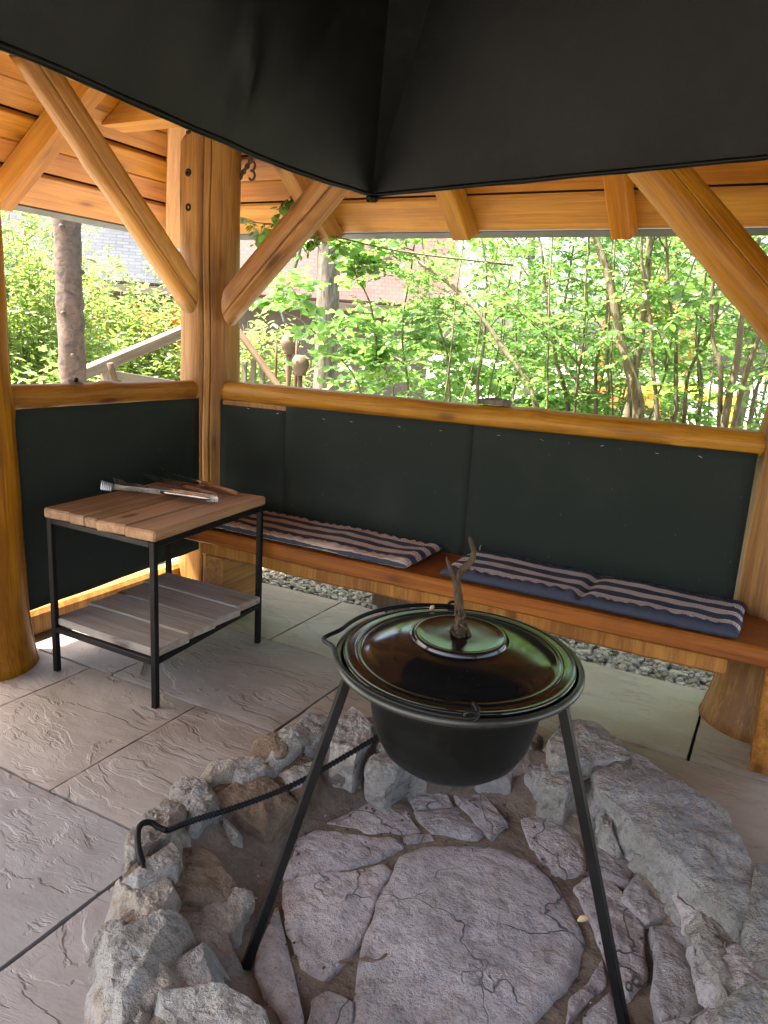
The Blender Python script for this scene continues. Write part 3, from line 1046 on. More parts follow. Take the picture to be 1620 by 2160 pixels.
# top planks run front to back
widths = [.150, .088, .072, .155, .150]
tot = sum(widths)
acc = 0
base = TA - ux * .016
span = (TB_ - TA).length + .032
for i, w in enumerate(widths):
    w2 = w / tot * span
    s = acc + w2 / 2
    acc += w2
    f0 = base + ux * s - uy * (.018 + .002 * (i % 2))
    q0 = f0 + Vector((0, 0, .712))
    q1 = f0 + uy * ((TC - TB_).length + .038) + (TD - TA - (TC - TB_)) * .0 + Vector((0, 0, .712 + .001 * (i % 3)))
    plank('top_plank', q0, q1, w2 - .004, .042, 'table_plank', 60 + i, .007)
sw = [.20, .185, .19, .185]
acc = 0
tot = sum(sw)
ln = (TC - TB_).length - .01
for i, w in enumerate(sw):
    w2 = w / tot * ln
    s = acc + w2 / 2 + .005
    acc += w2
    a = TA + (TD - TA).normalized() * s + ux * (-.004 * (i % 2)) + Vector((0, 0, .2265 + .002 * (i % 2)))
    b = TB_ + uy * s + ux * (.010 + .004 * (i % 3)) + Vector((0, 0, .2265 + .002 * (i % 2)))
    plank('shelf_plank', a - ux * .006, b, w2 - .005, .034, 'shelf_plank', 80 + i, .006)

# ------------------------------------------------------------------ barbecue tools on the table
TZ = .7345


def flat_strip(name, pts, wid, th, mat, parent, z=0.0):
    """a flat bar following pts (already 3d), standing on edge or lying"""
    v, f = [], []
    n = len(pts)
    for i, p in enumerate(pts):
        p = Vector(p)
        a, b = Vector(pts[max(0, i - 1)]), Vector(pts[min(n - 1, i + 1)])
        t = (b - a).normalized()
        side = Vector((0, 0, 1)).cross(t).normalized()
        w = wid[i] if hasattr(wid, '__len__') else wid
        for su, sz in ((-1, -1), (1, -1), (1, 1), (-1, 1)):
            v.append(p + side * su * th / 2 + Vector((0, 0, sz * w / 2)))
    for i in range(n - 1):
        for j in range(4):
            k = (j + 1) % 4
            f.append((i * 4 + j, i * 4 + k, i * 4 + 4 + k, i * 4 + 4 + j))
    f.append((3, 2, 1, 0))
    f.append(tuple(range(n * 4 - 4, n * 4)))
    return pydata(name, v, f, mat=mat, parent=parent)


tongs = root('barbecue_tongs', label='steel barbecue tongs with serrated tip, nearest of the tools on the table', cat='tongs')
ta, tc = Vector((-2.735, 2.455, TZ)), Vector((-2.16, 2.56, TZ))
td = (tc - ta).normalized()
tn = Vector((-td.y, td.x, 0))
for sgn in (-1, 1):
    arm = []
    for i in range(14):
        t = i / 13
        spread = (.036 * (1 - t) + .012 * t) * sgn
        arm.append(ta + td * (t * .54) + tn * spread + Vector((0, 0, .020 + .004 * math.sin(t * 3))))
    flat_strip('arm', arm, [.030 if i < 2 else .022 for i in range(14)], .0022, 'steel', tongs)
    gp0, gp1 = arm[7], arm[13]
    for kk, (off, mt) in enumerate(((sgn * .004, 'steel'), (-sgn * .004, 'handle_wood'))):
        pass
    tube('grip', [gp0 + (gp1 - gp0) * (i / 8) for i in range(9)], [.009] + [.0115] * 7 + [.009], 10, False, 'steel', tongs)
    # serrated gripping plate at the tip
    v, f = [], []
    e0 = arm[0]
    for i in range(13):
        u = i / 12
        c = e0 - td * .012 + td * (u * .062) - Vector((0, 0, .013)) + tn * sgn * (.004)
        tooth = .004 if i % 2 else -.002
        v += [c + Vector((0, 0, .030 + .010 * (1 - u))), c - Vector((0, 0, tooth)) + tn * sgn * .010]
    for i in range(12):
        f.append((2 * i, 2 * i + 1, 2 * i + 3, 2 * i + 2))
    nb = len(v)
    v += [q + tn * .0018 for q in v]
    f += [tuple(reversed([k + nb for k in q])) for q in f]
    pydata('serrated_tip', v, f, mat='steel', parent=tongs)
bend = []
for i in range(13):
    a = -math.pi / 2 + math.pi * i / 12
    bend.append(ta + td * (.54 + .028 * math.cos(a) * 1.2) + tn * .012 * math.sin(a) * 1.25 + Vector((0, 0, .020)))
bend = [ta + td * .52 - tn * .013 + Vector((0, 0, .02))] + bend + [ta + td * .52 + tn * .013 + Vector((0, 0, .02))]
flat_strip('spring_bow', bend, .026, .002, 'steel', tongs)

knife = root('barbecue_knife', label='barbecue knife with long dark blade lying behind the tongs', cat='knife')
k0, k1 = Vector((-2.82, 2.745, TZ + .012)), Vector((-2.25, 2.64, TZ + .014))
kd = (k1 - k0).normalized()
flat_strip('blade', [k0 + kd * (.34 * i / 8) + Vector((0, 0, .004)) for i in range(9)], [.003, .018, .024, .026, .028, .028, .026, .024, .016], .0025, 'steel', knife)
tube('handle', [k0 + kd * (.33 + .25 * i / 8) for i in range(9)], [.008, .0115, .012, .0115, .011, .0115, .012, .0125, .010], 10, False, 'handle_wood', knife)
flat_strip('tang', [k0 + kd * (.33 + .25 * i / 4) - Vector((0, 0, .006)) for i in range(5)], .010, .024, 'steel', knife)
fork = root('barbecue_fork', label='two pronged barbecue fork with wooden handle, farthest of the tools on the table', cat='fork')
q0, q1 = Vector((-2.80, 2.865, TZ + .03)), Vector((-2.19, 2.725, TZ + .013))
qd = (q1 - q0).normalized()
qn = Vector((-qd.y, qd.x, 0))
for sgn in (-1, 1):
    tube('prong', spline([q0 + qn * sgn * .013 + Vector((0, 0, .012)), q0 + qd * .08 + qn * sgn * .013, q0 + qd * .16 + qn * sgn * .006, q0 + qd * .20], 12), [.001] + [.003] * 12, 6, False, 'steel', fork)
tube('shank', [q0 + qd * .19, q0 + qd * .36], .0045, 8, False, 'steel', fork)
tube('handle', [q0 + qd * (.34 + .27 * i / 8) for i in range(9)], [.008, .011, .0125, .0115, .011, .0115, .0125, .013, .010], 10, False, 'handle_wood', fork)


# ------------------------------------------------------------------ cushions
def cushion(name, x0, x1, y0, y1, z, th, mat, seed, seam=None, label='', rot=0.0, droop=0.0):
    nx, ny = int((x1 - x0) / .014), int((y1 - y0) / .014)
    cx, cy = (x0 + x1) / 2, (y0 + y1) / 2
    hx, hy = (x1 - x0) / 2, (y1 - y0) / 2
    v, f = [], []
    for s in (1, -1):
        for j in range(ny + 1):
            for i in range(nx + 1):
                x, y = -hx + 2 * hx * i / nx, -hy + 2 * hy * j / ny
                ex, ey = (hx - abs(x)) / .045, (hy - abs(y)) / .045
                e = min(1, ex) * min(1, ey)
                prof = math.sqrt(max(0, 1 - (1 - min(1, ex)) ** 2)) * math.sqrt(max(0, 1 - (1 - min(1, ey)) ** 2))
                h = th * (.12 + .88 * prof) * .5
                if s > 0:
                    h += (.009 * noise.noise((x * 4 + seed, y * 5, seed)) + .004 * noise.noise((x * 13, y * 17 + seed, 1))) * prof
                    if seam is not None:
                        d = abs(x - (seam - cx) + .02 * noise.noise((y * 6, seed, 0)))
                        h -= th * .34 * math.exp(-(d / .022) ** 2) * prof
                    # puckers along the border seam
                    pk = max(0, 1 - abs(min(ex, ey) - .9) / .9)
                    h += .0055 * pk * math.sin((x * 120 if ey < ex else y * 120) + 5 * noise.noise((x * 9, y * 9, seed))) + .004 * pk * noise.noise((x * 60, y * 60, seed))
                xx = x + .006 * noise.noise((y * 7, seed, 3)) * (1 if abs(abs(x) - hx) < .03 else 0)
                yy = y + .010 * noise.noise((x * 4, seed, 5)) * (1 if abs(abs(y) - hy) < .03 else .3)
                lowz = -th * .5 * (.15 + .85 * prof)
                if s < 0 and min(ex, ey) < 1.0:
                    lowz += .004 * noise.noise((x * 55, y * 55, seed)) + .003 * noise.noise((x * 24, y * 24, seed + 4))
                if abs(abs(y) - hy) < .02 or abs(abs(x) - hx) < .02:
                    yy += .004 * noise.noise((x * 45, seed, 9))
                v.append((xx, yy, h if s > 0 else lowz))
    N = (nx + 1) * (ny + 1)
    for j in range(ny):
        for i in range(nx):
            q = (j * (nx + 1) + i, j * (nx + 1) + i + 1, (j + 1) * (nx + 1) + i + 1, (j + 1) * (nx + 1) + i)
            f.append(q)
            f.append(tuple(reversed([k + N for k in q])))
    per = [i for i in range(nx + 1)] + [(j + 1) * (nx + 1) - 1 for j in range(1, ny + 1)] + [ny * (nx + 1) + i for i in range(nx - 1, -1, -1)] + [j * (nx + 1) for j in range(ny - 1, 0, -1)]
    for i in range(len(per)):
        p, q = per[i], per[(i + 1) % len(per)]
        f.append((q, p, p + N, q + N))
    o = pydata(name, v, f, mat=mat, smooth=True, mw=Matrix.Translation((cx, cy, z + th / 2)) @ Matrix.Rotation(rot, 4, 'Z'))
    tag(o, label, 'cushion', 'striped bench cushions')
    return o


cushion('bench_cushion', -2.52, -1.37, 2.865, 3.262, .5035, .040, 'cushion_a', 4, None, 'brown-blue striped bench cushion half hidden behind the side table', rot=rad(-.6))
cushion('bench_cushion', -1.215, -.035, 2.865, 3.262, .504, .046, 'cushion_b', 9, -.62, 'navy striped bench cushion with a seam across, beside the right-hand post', rot=rad(-.8))
t = tube('red_thread', spline([(-1.18, 3.245, .548), (-1.182, 3.25, .563), (-1.176, 3.245, .572)], 6), .003, 6, False, 'brick')
tag(t, 'tiny red thread tag at the corner of the navy cushion', 'thread')

# ------------------------------------------------------------------ cauldron, lid and tripod
PX, PY, PZ = -.643, 1.68, .715
aim = Vector((-PX, -PY, 0)).normalized()               # towards the photographer
axis = Vector((0, 0, 1)).cross(aim)
POT = Matrix.Translation((PX, PY, PZ)) @ Matrix.Rotation(rad(2.6), 4, axis)
pot = root('cauldron', label='black iron cauldron hanging in the tripod over the fire pit', cat='cauldron')
prof = [(.0, -.300), (.06, -.298), (.11, -.288), (.15, -.270), (.180, -.243), (.200, -.205), (.212, -.16), (.222, -.10), (.229, -.055), (.232, -.035), (.240, -.026), (.262, -.018), (.290, -.008), (.300, -.001)]
lathe('pot_body', prof, 96, 'pot', pot, POT)
rp = [POT @ Vector((.304 * math.cos(a), .304 * math.sin(a), .0)) for a in [2 * math.pi * i / 120 for i in range(120)]]
tube('rolled_rim', rp, .0105, 12, True, 'rim', pot)
ein = [(.29, .0), (.26, -.012), (.235, -.02), (.225, -.05), (.2, -.19), (.1, -.27), (0, -.28)]
lathe('inner_wall', ein, 64, 'pot', pot, POT)
earA, earB = rad(-62), rad(116)
for a in (earA, earB):
    c = Vector((.307 * math.cos(a), .307 * math.sin(a), .010))
    tg = Vector((-math.sin(a), math.cos(a), 0))
    ring = [POT @ (c + tg * .015 * math.cos(q) + Vector((0, 0, .008 + .011 * math.sin(q)))) for q in [2 * math.pi * i / 24 for i in range(24)]]
    tube('ear', ring, .0045, 8, True, 'pot', pot)
    tube('rivet', [POT @ (c + tg * s + Vector((0, 0, -.012))) for s in (-.03, .03)], .006, 8, False, 'pot', pot)
# the bail lies along the left half of the rim and is kinked in the middle
bp = []
for i in range(61):
    t = i / 60
    a = earA - t * (2 * math.pi - (earB - earA))
    r = .308 + .006 * math.sin(math.pi * t)
    kink = math.exp(-((t - .53) / .035) ** 2)
    r += .034 * kink
    z = .014 + .010 * math.sin(math.pi * t) - .006 * kink
    bp.append(POT @ Vector((r * math.cos(a), r * math.sin(a), z)))
for s, a in ((0, earA), (1, earB)):
    hook = [POT @ Vector(((.300 - .012 * k) * math.cos(a + (.05 - .012 * k) * (1 if s == 0 else -1)), (.300 - .012 * k) * math.sin(a + (.05 - .012 * k) * (1 if s == 0 else -1)), .022 + .012 * math.sin(k * 1.2))) for k in range(3)]
    bp = (list(reversed(hook)) + bp) if s == 0 else (bp + hook)
tube('bail_handle', spline(bp, 160), .0058, 10, False, 'pot', pot)

lid = root('cauldron_cover', label='glossy dark domed cauldron lid with an antler handle', cat='lid')
lp = [(.0, .063), (.09, .063), (.102, .0645), (.110, .067), (.1155, .066), (.119, .060), (.121, .055), (.128, .053), (.150, .0500), (.175, .0445), (.200, .0365), (.222, .027), (.240, .0165), (.249, .0125), (.254, .0155), (.259, .0155), (.263, .0125), (.270, .012), (.284, .0105), (.289, .013), (.292, .011), (.293, .004), (.285, .002), (.24, .010), (.12, .045), (0, .055)]
# finer profile so that the dome reflects smoothly
lp2 = []
for (a, b), (c, d) in zip(lp, lp[1:]):
    lp2 += [(a, b), ((a + c) / 2, (b + d) / 2)]
lp2.append(lp[-1])
LIDM = POT @ Matrix.Translation((.0, .0, .004))
lathe('dome', lp2, 128, 'lid', lid, LIDM)
ab = LIDM @ Vector((-.001, .0, .062))
sc = .98
def ap(dx, up, dep=0):
    return ab + Vector(r2) * dx - Vector(d2) * up + fw * dep
main = spline([ap(.0, -.006), ap(.0, .010), ap(-.001, .05), ap(-.004, .10), ap(-.007, .138), ap(.006, .162), ap(.026, .182), ap(.035, .205), ap(.028, .232), ap(.024, .246)], 60)
rr = []
for i in range(61):
    t = i / 60
    r = .0205 - .009 * min(1, t / .2) if t < .25 else .0115 + .0015 * math.sin(t * 9)
    if t > .55:
        r = .0112 * (1 - (t - .55) / .45 * .62)
    rr.append(r * .88)
antler = tube('antler_handle', main, rr, 16, False, 'antler', lid, jitter=.35)
tube('antler_tine', spline([ap(-.006, .128), ap(-.018, .156), ap(-.028, .178), ap(-.034, .196)], 20), [.0100 * (1 - i / 20 * .78) for i in range(21)], 12, False, 'antler', lid, jitter=.2)
for i in range(46):
    a = random.uniform(0, 6.28)
    u = random.random() ** 1.6
    c = ap(.0, .002 + .06 * u) + Vector((math.cos(a), math.sin(a), 0)) * (.0235 - .010 * min(1, u * 2))
    tube('antler_burr', [c - Vector((0, 0, .004)), c, c + Vector((0, 0, .005))], [.004, .0075 - .004 * u, .002], 6, False, 'antler', lid, jitter=.3, seed=i)
sd_ = pydata('seed', *tube_data([LIDM @ Vector((-.175, .205, .014)), LIDM @ Vector((-.172, .208, .022)), LIDM @ Vector((-.168, .208, .028))], [.004, .007, .003], 8), mat='nut', smooth=True)
tag(sd_, 'small brown seed resting on the rim of the cauldron lid', 'seed')

tri = root('cauldron_tripod', label='dark iron three legged stand carrying the cauldron', cat='tripod')
ringp = [POT @ Vector((.262 * math.cos(a), .262 * math.sin(a), -.034)) for a in [2 * math.pi * i / 96 for i in range(96)]]
tube('ring', ringp, .0085, 8, True, 'iron', tri)
for ang, foot in ((rad(-140), rad(-129)), (rad(-5), rad(-9)), (rad(110), rad(112))):
    a = Vector((PX + .278 * math.cos(ang), PY + .278 * math.sin(ang), .690))
    far_ = foot > 1
    b = Vector((PX + (.66 if far_ else .532) * math.cos(foot), PY + (.66 if far_ else .532) * math.sin(foot), .03 if far_ else -.052))
    beam('leg', b, a, .023, .023, 'iron', tri, up=(math.cos(ang), math.sin(ang), .2), bev=.002, wav=.0006, cuts=6)

# ------------------------------------------------------------------ poker of ribbed bar
pk = root('fire_poker', label='black ribbed steel poker with hooked end lying over the rim stones', cat='poker')
ctrl = [(-1.095, 2.153, .130), (-1.129, 1.954, .130), (-1.164, 1.783, .130), (-1.21, 1.648, .130), (-1.262, 1.536, .130), (-1.316, 1.436, .130), (-1.341, 1.372, .130)]
bar = spline(ctrl, 260)
tube('ribbed_bar', bar, [.0072 + (.0026 if (i % 4) < 2 else 0) for i in range(261)], 10, False, 'iron', pk)
hk = spline([(-1.341, 1.372, .130), (-1.365, 1.366, .135), (-1.388, 1.359, .145), (-1.393, 1.332, .155), (-1.377, 1.301, .155), (-1.343, 1.269, .145), (-1.313, 1.248, .135), (-1.286, 1.233, .125)], 50)
tube('hook', hk, [.0085 + .003 * max(0, (i - 30) / 20) if i < 47 else .007 for i in range(51)], 10, False, 'iron', pk, jitter=.08)


# ------------------------------------------------------------------ fire pit
pit = root('fire_pit', label='sunken round fire pit walled with rough stones and paved with flat stones', cat='fire pit')
v, f = [], []
NR, NA = 34, 120
for i in range(NR + 1):
    r = .98 * i / NR
    for j in range(NA):
        a = 2 * math.pi * j / NA
        wob = 1 + .05 * noise.noise((math.cos(a) * 1.5, math.sin(a) * 1.5, 4))
        rr = r / wob
        z = -.060
        if rr > .56:
            z += .118 * min(1, (rr - .56) / .22) ** 1.1
        if rr > .86:
            z -= (rr - .86) * 1.8
        x, y = PITC[0] + r * math.cos(a), PITC[1] + r * math.sin(a)
        z += .016 * noise.fractal((x * 9, y * 9, 1.3), 1.0, 2.0, 5) + .008 * noise.noise((x * 4, y * 4, 7))
        v.append((x, y, z))
for i in range(NR):
    for j in range(NA):
        k = (j + 1) % NA
        f.append((i * NA + j, (i + 1) * NA + j, (i + 1) * NA + k, i * NA + k) if i else (0, (i + 1) * NA + j, (i + 1) * NA + k))
pydata('mortar_bed', v, f, mat='bed', parent=pit, smooth=True)
# pale mortar kerb showing on the right half
kv = []
for i in range(60):
    a = rad(-35 + 118 * i / 59)
    kv.append((PITC[0] + .0 + .625 * math.cos(a) + .012 * noise.noise((i * .3, 0, 0)), PITC[1] + .03 + .625 * math.sin(a), -.050 + .006 * noise.noise((i * .4, 3, 0))))
tube('mortar_kerb', kv, [.034 + .008 * noise.noise((i * .5, 5, 1)) for i in range(60)], 12, False, 'mortar', pit, jitter=.25)


def resample(poly, n):
    P = [Vector((x, y, 0)) for x, y in poly]
    L = [(P[(i + 1) % len(P)] - P[i]).length for i in range(len(P))]
    tot = sum(L)
    out = []
    for k in range(n):
        d = tot * k / n
        i = 0
        while d > L[i]:
            d -= L[i]
            i += 1
        out.append(P[i] + (P[(i + 1) % len(P)] - P[i]) * (d / L[i]))
    for _ in range(1):
        out = [(out[i - 1] + out[i] * 2 + out[(i + 1) % n]) / 4 for i in range(n)]
    return out


def hull(pts):
    P = sorted(set(pts))
    def half(Q):
        h = []
        for q in Q:
            while len(h) > 1 and (h[-1][0] - h[-2][0]) * (q[1] - h[-2][1]) - (h[-1][1] - h[-2][1]) * (q[0] - h[-2][0]) <= 0:
                h.pop()
            h.append(q)
        return h[:-1]
    return half(P) + half(P[::-1])


def stone(name, poly, ztop, depth, mat, seed, amp=.020, tilt=(0, 0), dome=.012, edge=.010, grow=1.0, rough=.012, batter=.10, facets=0, res=72):
    n = res
    P = resample(hull(poly) if facets else poly, n)
    c = sum(P, Vector()) / n
    P = [c + (p - c) * grow for p in P]
    size = sum((p - c).length for p in P) / n
    nd = 9 if facets else 4
    rings = [(1 + batter * (1 - k / nd), -depth + (depth - edge) * k / nd) for k in range(nd + 1)]
    nt_ = 20
    top = [(1 - .975 * (k / nt_), -edge * max(0, 1 - k / 1.6) + max(0, (k / nt_ - .05)) * 1.0) for k in range(1, nt_ + 1)]
    v, f = [], []
    fine = 1.0 if facets else .5
    for k, (s, dz) in enumerate(rings + top):
        istop = k >= len(rings)
        for p in P:
            q = c + (p - c) * s
            x, y = q.x, q.y
            zz = ztop + (dz if not istop or dz <= 0 else dome * dz) + tilt[0] * (x - c.x) + tilt[1] * (y - c.y)
            fx = noise.fractal((x * 7 + seed, y * 7, zz * 7 + seed * 2), .9, 2.1, 6)
            cell = noise.voronoi((x * 11 + seed * 3, y * 11, zz * 11))[0]
            facet = (cell[1] - cell[0])
            if istop:
                zz += amp * fx + amp * .8 * (facet - .25) + fine * amp * .28 * noise.noise((x * 75, y * 75, seed))
            else:
                d = (p - c).normalized()
                o_ = rough * 1.6 * fx + rough * 1.8 * (facet - .25) + rough * .3 * noise.noise((x * 75, y * 75, zz * 75))
                if k == len(rings) - 1:
                    zz += amp * .7 * fx
                x += d.x * o_
                y += d.y * o_
            v.append(Vector((x - c.x, y - c.y, zz - ztop)))
    if facets:
        pr2 = random.Random(seed * 13 + 1)
        for _ in range(facets):
            a = pr2.uniform(0, 6.28)
            nz = pr2.uniform(.05, 1.1)
            nn = Vector((math.cos(a), math.sin(a), nz)).normalized()
            dmax = max(q.dot(nn) for q in v)
            lim = dmax - pr2.uniform(.008, .034)
            for q in v:
                e = q.dot(nn) - lim
                if e > 0:
                    q -= nn * e * .93
    m = len(rings) + len(top)
    for k in range(m - 1):
        for j in range(n):
            j2 = (j + 1) % n
            f.append((k * n + j, k * n + j2, (k + 1) * n + j2, (k + 1) * n + j))
    ci = len(v)
    v.append((0, 0, dome + amp * .3))
    f += [((m - 1) * n + j, (m - 1) * n + (j + 1) % n, ci) for j in range(n)]
    o = pydata(name, v, f, mat=mat, parent=pit, smooth=True, mw=Matrix.Translation((c.x, c.y, ztop)))
    if facets:
        o.data.set_sharp_from_angle(angle=rad(28))
    return o


RIM=[
(0.13,0.20,[(-0.985,0.961),(-0.958,1.017),(-0.925,1.064),(-0.875,1.054),(-0.753,1.054),(-0.706,1.035),(-0.694,0.975),(-0.866,0.871),(-0.930,0.913)]),
(0.12,0.20,[(-1.171,0.988),(-1.187,1.046),(-1.131,1.210),(-1.071,1.175),(-1.006,1.055),(-0.981,0.982),(-1.022,0.895),(-1.093,0.913)]),
(0.07,0.20,[(-1.065,1.162),(-0.995,1.205),(-0.958,1.189),(-0.921,1.117),(-0.919,1.057),(-0.988,1.028),(-1.046,1.075)]),
(0.10,0.20,[(-1.324,1.130),(-1.320,1.179),(-1.255,1.201),(-1.245,1.284),(-1.203,1.272),(-1.163,1.214),(-1.204,1.102),(-1.271,1.102)]),
(0.12,0.20,[(-1.312,1.179),(-1.361,1.235),(-1.342,1.278),(-1.342,1.343),(-1.335,1.403),(-1.279,1.361),(-1.222,1.284),(-1.241,1.195)]),
(0.12,0.20,[(-1.439,1.325),(-1.476,1.497),(-1.390,1.494),(-1.347,1.407),(-1.371,1.324),(-1.375,1.257)]),
(0.10,0.20,[(-1.467,1.534),(-1.522,1.632),(-1.457,1.697),(-1.355,1.635),(-1.340,1.577),(-1.337,1.478),(-1.398,1.488)]),
(0.10,0.20,[(-1.516,1.675),(-1.498,1.806),(-1.433,1.883),(-1.342,1.830),(-1.395,1.748),(-1.415,1.675)]),
(0.10,0.20,[(-1.411,1.922),(-1.429,2.036),(-1.418,2.160),(-1.367,2.246),(-1.299,2.124),(-1.326,1.997),(-1.335,1.905),(-1.339,1.838)]),
(0.12,0.20,[(-1.272,2.110),(-1.292,2.316),(-1.237,2.312),(-1.128,2.152),(-1.125,2.032),(-1.202,2.014)]),
(0.05,0.15,[(-1.310,1.837),(-1.337,1.963),(-1.288,2.013),(-1.225,1.972),(-1.255,1.859)]),
(0.05,0.14,[(-1.341,1.619),(-1.342,1.672),(-1.291,1.652),(-1.243,1.581),(-1.262,1.544),(-1.305,1.566)]),
(0.01,0.12,[(-1.278,1.367),(-1.234,1.416),(-1.148,1.399),(-1.083,1.401),(-1.038,1.301),(-1.071,1.247),(-1.142,1.254)]),
(0.10,0.20,[(-1.213,0.993),(-1.254,1.061),(-1.265,1.104),(-1.198,1.096),(-1.202,1.046),(-1.187,0.995),(-1.143,0.945)]),
(0.08,0.20,[(-1.186,0.963),(-1.138,0.951),(-1.051,0.920),(-0.989,0.965),(-0.940,0.922),(-0.978,0.854),(-1.069,0.867)]),
(0.11,0.20,[(-0.580,2.486),(-0.561,2.732),(-0.444,2.744),(-0.305,2.661),(-0.339,2.532),(-0.454,2.419),(-0.518,2.376)]),
(0.07,0.18,[(-0.563,2.370),(-0.535,2.452),(-0.481,2.442),(-0.411,2.366),(-0.452,2.274),(-0.525,2.274)]),
(0.10,0.20,[(-0.382,2.432),(-0.315,2.634),(-0.196,2.556),(-0.017,2.458),(0.119,2.241),(0.112,2.000),(0.075,1.947),(-0.014,2.073),(-0.134,2.142),(-0.236,2.212),(-0.315,2.310)]),
(0.11,0.20,[(0.098,2.129),(0.155,2.224),(0.228,2.166),(0.227,1.855),(0.168,1.769),(0.134,1.832),(0.102,1.931)]),
(0.11,0.20,[(0.068,1.594),(0.102,1.666),(0.169,1.730),(0.246,1.725),(0.236,1.581),(0.158,1.497),(0.076,1.497)]),
(0.03,0.12,[(-0.081,2.171),(0.017,2.114),(0.009,2.065),(-0.039,1.992),(-0.088,2.026)]),
(0.04,0.12,[(-0.362,2.307),(-0.314,2.338),(-0.245,2.221),(-0.257,2.172),(-0.315,2.204)]),
(0.04,0.14,[(-0.032,1.972),(0.029,2.031),(0.108,2.019),(0.151,1.825),(0.075,1.699),(0.029,1.792),(0.000,1.902)]),
(0.05,0.14,[(-0.215,2.170),(-0.172,2.252),(-0.092,2.184),(-0.088,2.100),(-0.141,2.102)]),
(0.09,0.20,[(-1.071,2.062),(-1.101,2.197),(-1.056,2.246),(-0.989,2.219),(-0.964,2.133),(-1.002,2.043)]),
(0.09,0.20,[(-0.868,2.343),(-0.854,2.521),(-0.758,2.631),(-0.622,2.592),(-0.618,2.433),(-0.738,2.315)]),
(0.09,0.20,[(-1.108,2.182),(-1.107,2.370),(-0.962,2.447),(-0.869,2.323),(-0.922,2.192),(-1.041,2.131)]),
]
FLOOR=[
(-0.048,[(-0.846,1.841),(-0.767,1.952),(-0.640,2.025),(-0.483,2.047),(-0.374,1.980),(-0.269,1.839),(-0.253,1.771),(-0.259,1.652),(-0.289,1.544),(-0.318,1.436),(-0.392,1.330),(-0.575,1.226),(-0.675,1.261),(-0.736,1.396),(-0.797,1.603),(-0.812,1.658)]),
(-0.048,[(-1.070,1.568),(-0.864,1.788),(-0.824,1.757),(-0.814,1.657),(-0.769,1.479),(-0.793,1.357),(-0.860,1.340),(-0.932,1.404),(-1.010,1.484)]),
(-0.048,[(-1.125,1.865),(-1.034,2.122),(-0.919,2.062),(-0.836,1.992),(-0.995,1.883)]),
(-0.048,[(-1.120,1.672),(-1.156,1.747),(-1.125,1.812),(-0.893,1.916),(-0.855,1.889),(-0.895,1.803),(-0.951,1.715),(-1.081,1.583)]),
(-0.048,[(-1.030,1.471),(-0.942,1.389),(-0.774,1.223),(-0.761,1.178),(-0.852,1.210),(-0.954,1.266),(-0.991,1.332)]),
(-0.043,[(-0.980,2.148),(-0.843,2.221),(-0.801,2.166),(-0.908,2.088)]),
(-0.048,[(-0.913,2.080),(-0.785,2.172),(-0.667,2.093),(-0.675,2.051),(-0.807,1.995)]),
(-0.048,[(-0.835,2.235),(-0.745,2.294),(-0.606,2.176),(-0.627,2.075),(-0.701,2.115)]),
(-0.048,[(-0.616,2.279),(-0.546,2.357),(-0.431,2.304),(-0.350,2.170),(-0.342,2.110),(-0.410,2.004),(-0.477,2.076),(-0.521,2.129)]),
(-0.030,[(-0.346,2.241),(-0.201,2.185),(-0.203,2.085),(-0.287,2.080)]),
(-0.048,[(-0.343,1.998),(-0.285,2.083),(-0.243,2.086),(-0.129,1.946),(-0.105,1.772),(-0.130,1.681),(-0.196,1.770),(-0.250,1.871)]),
(-0.028,[(-0.201,2.108),(-0.175,2.161),(-0.062,2.036),(-0.126,1.953),(-0.203,2.013)]),
(-0.025,[(-0.117,1.934),(-0.049,1.987),(0.015,1.909),(0.052,1.817),(0.030,1.714),(-0.043,1.647),(-0.078,1.728),(-0.085,1.847)]),
(-0.048,[(-0.253,1.606),(-0.226,1.664),(-0.208,1.771),(-0.179,1.692),(-0.212,1.607),(-0.238,1.529)]),
(-0.048,[(-0.203,1.593),(-0.170,1.677),(-0.139,1.643),(-0.106,1.588),(-0.148,1.526),(-0.198,1.525)]),
(-0.048,[(-0.874,1.931),(-0.802,1.995),(-0.779,1.971),(-0.854,1.909)]),
(-0.048,[(-0.783,1.274),(-0.757,1.311),(-0.692,1.315),(-0.661,1.252),(-0.700,1.202),(-0.746,1.200)]),
(-0.014,[(-0.098,1.578),(-0.040,1.621),(0.031,1.687),(0.062,1.752),(0.078,1.628),(0.008,1.532),(-0.077,1.520)]),
]
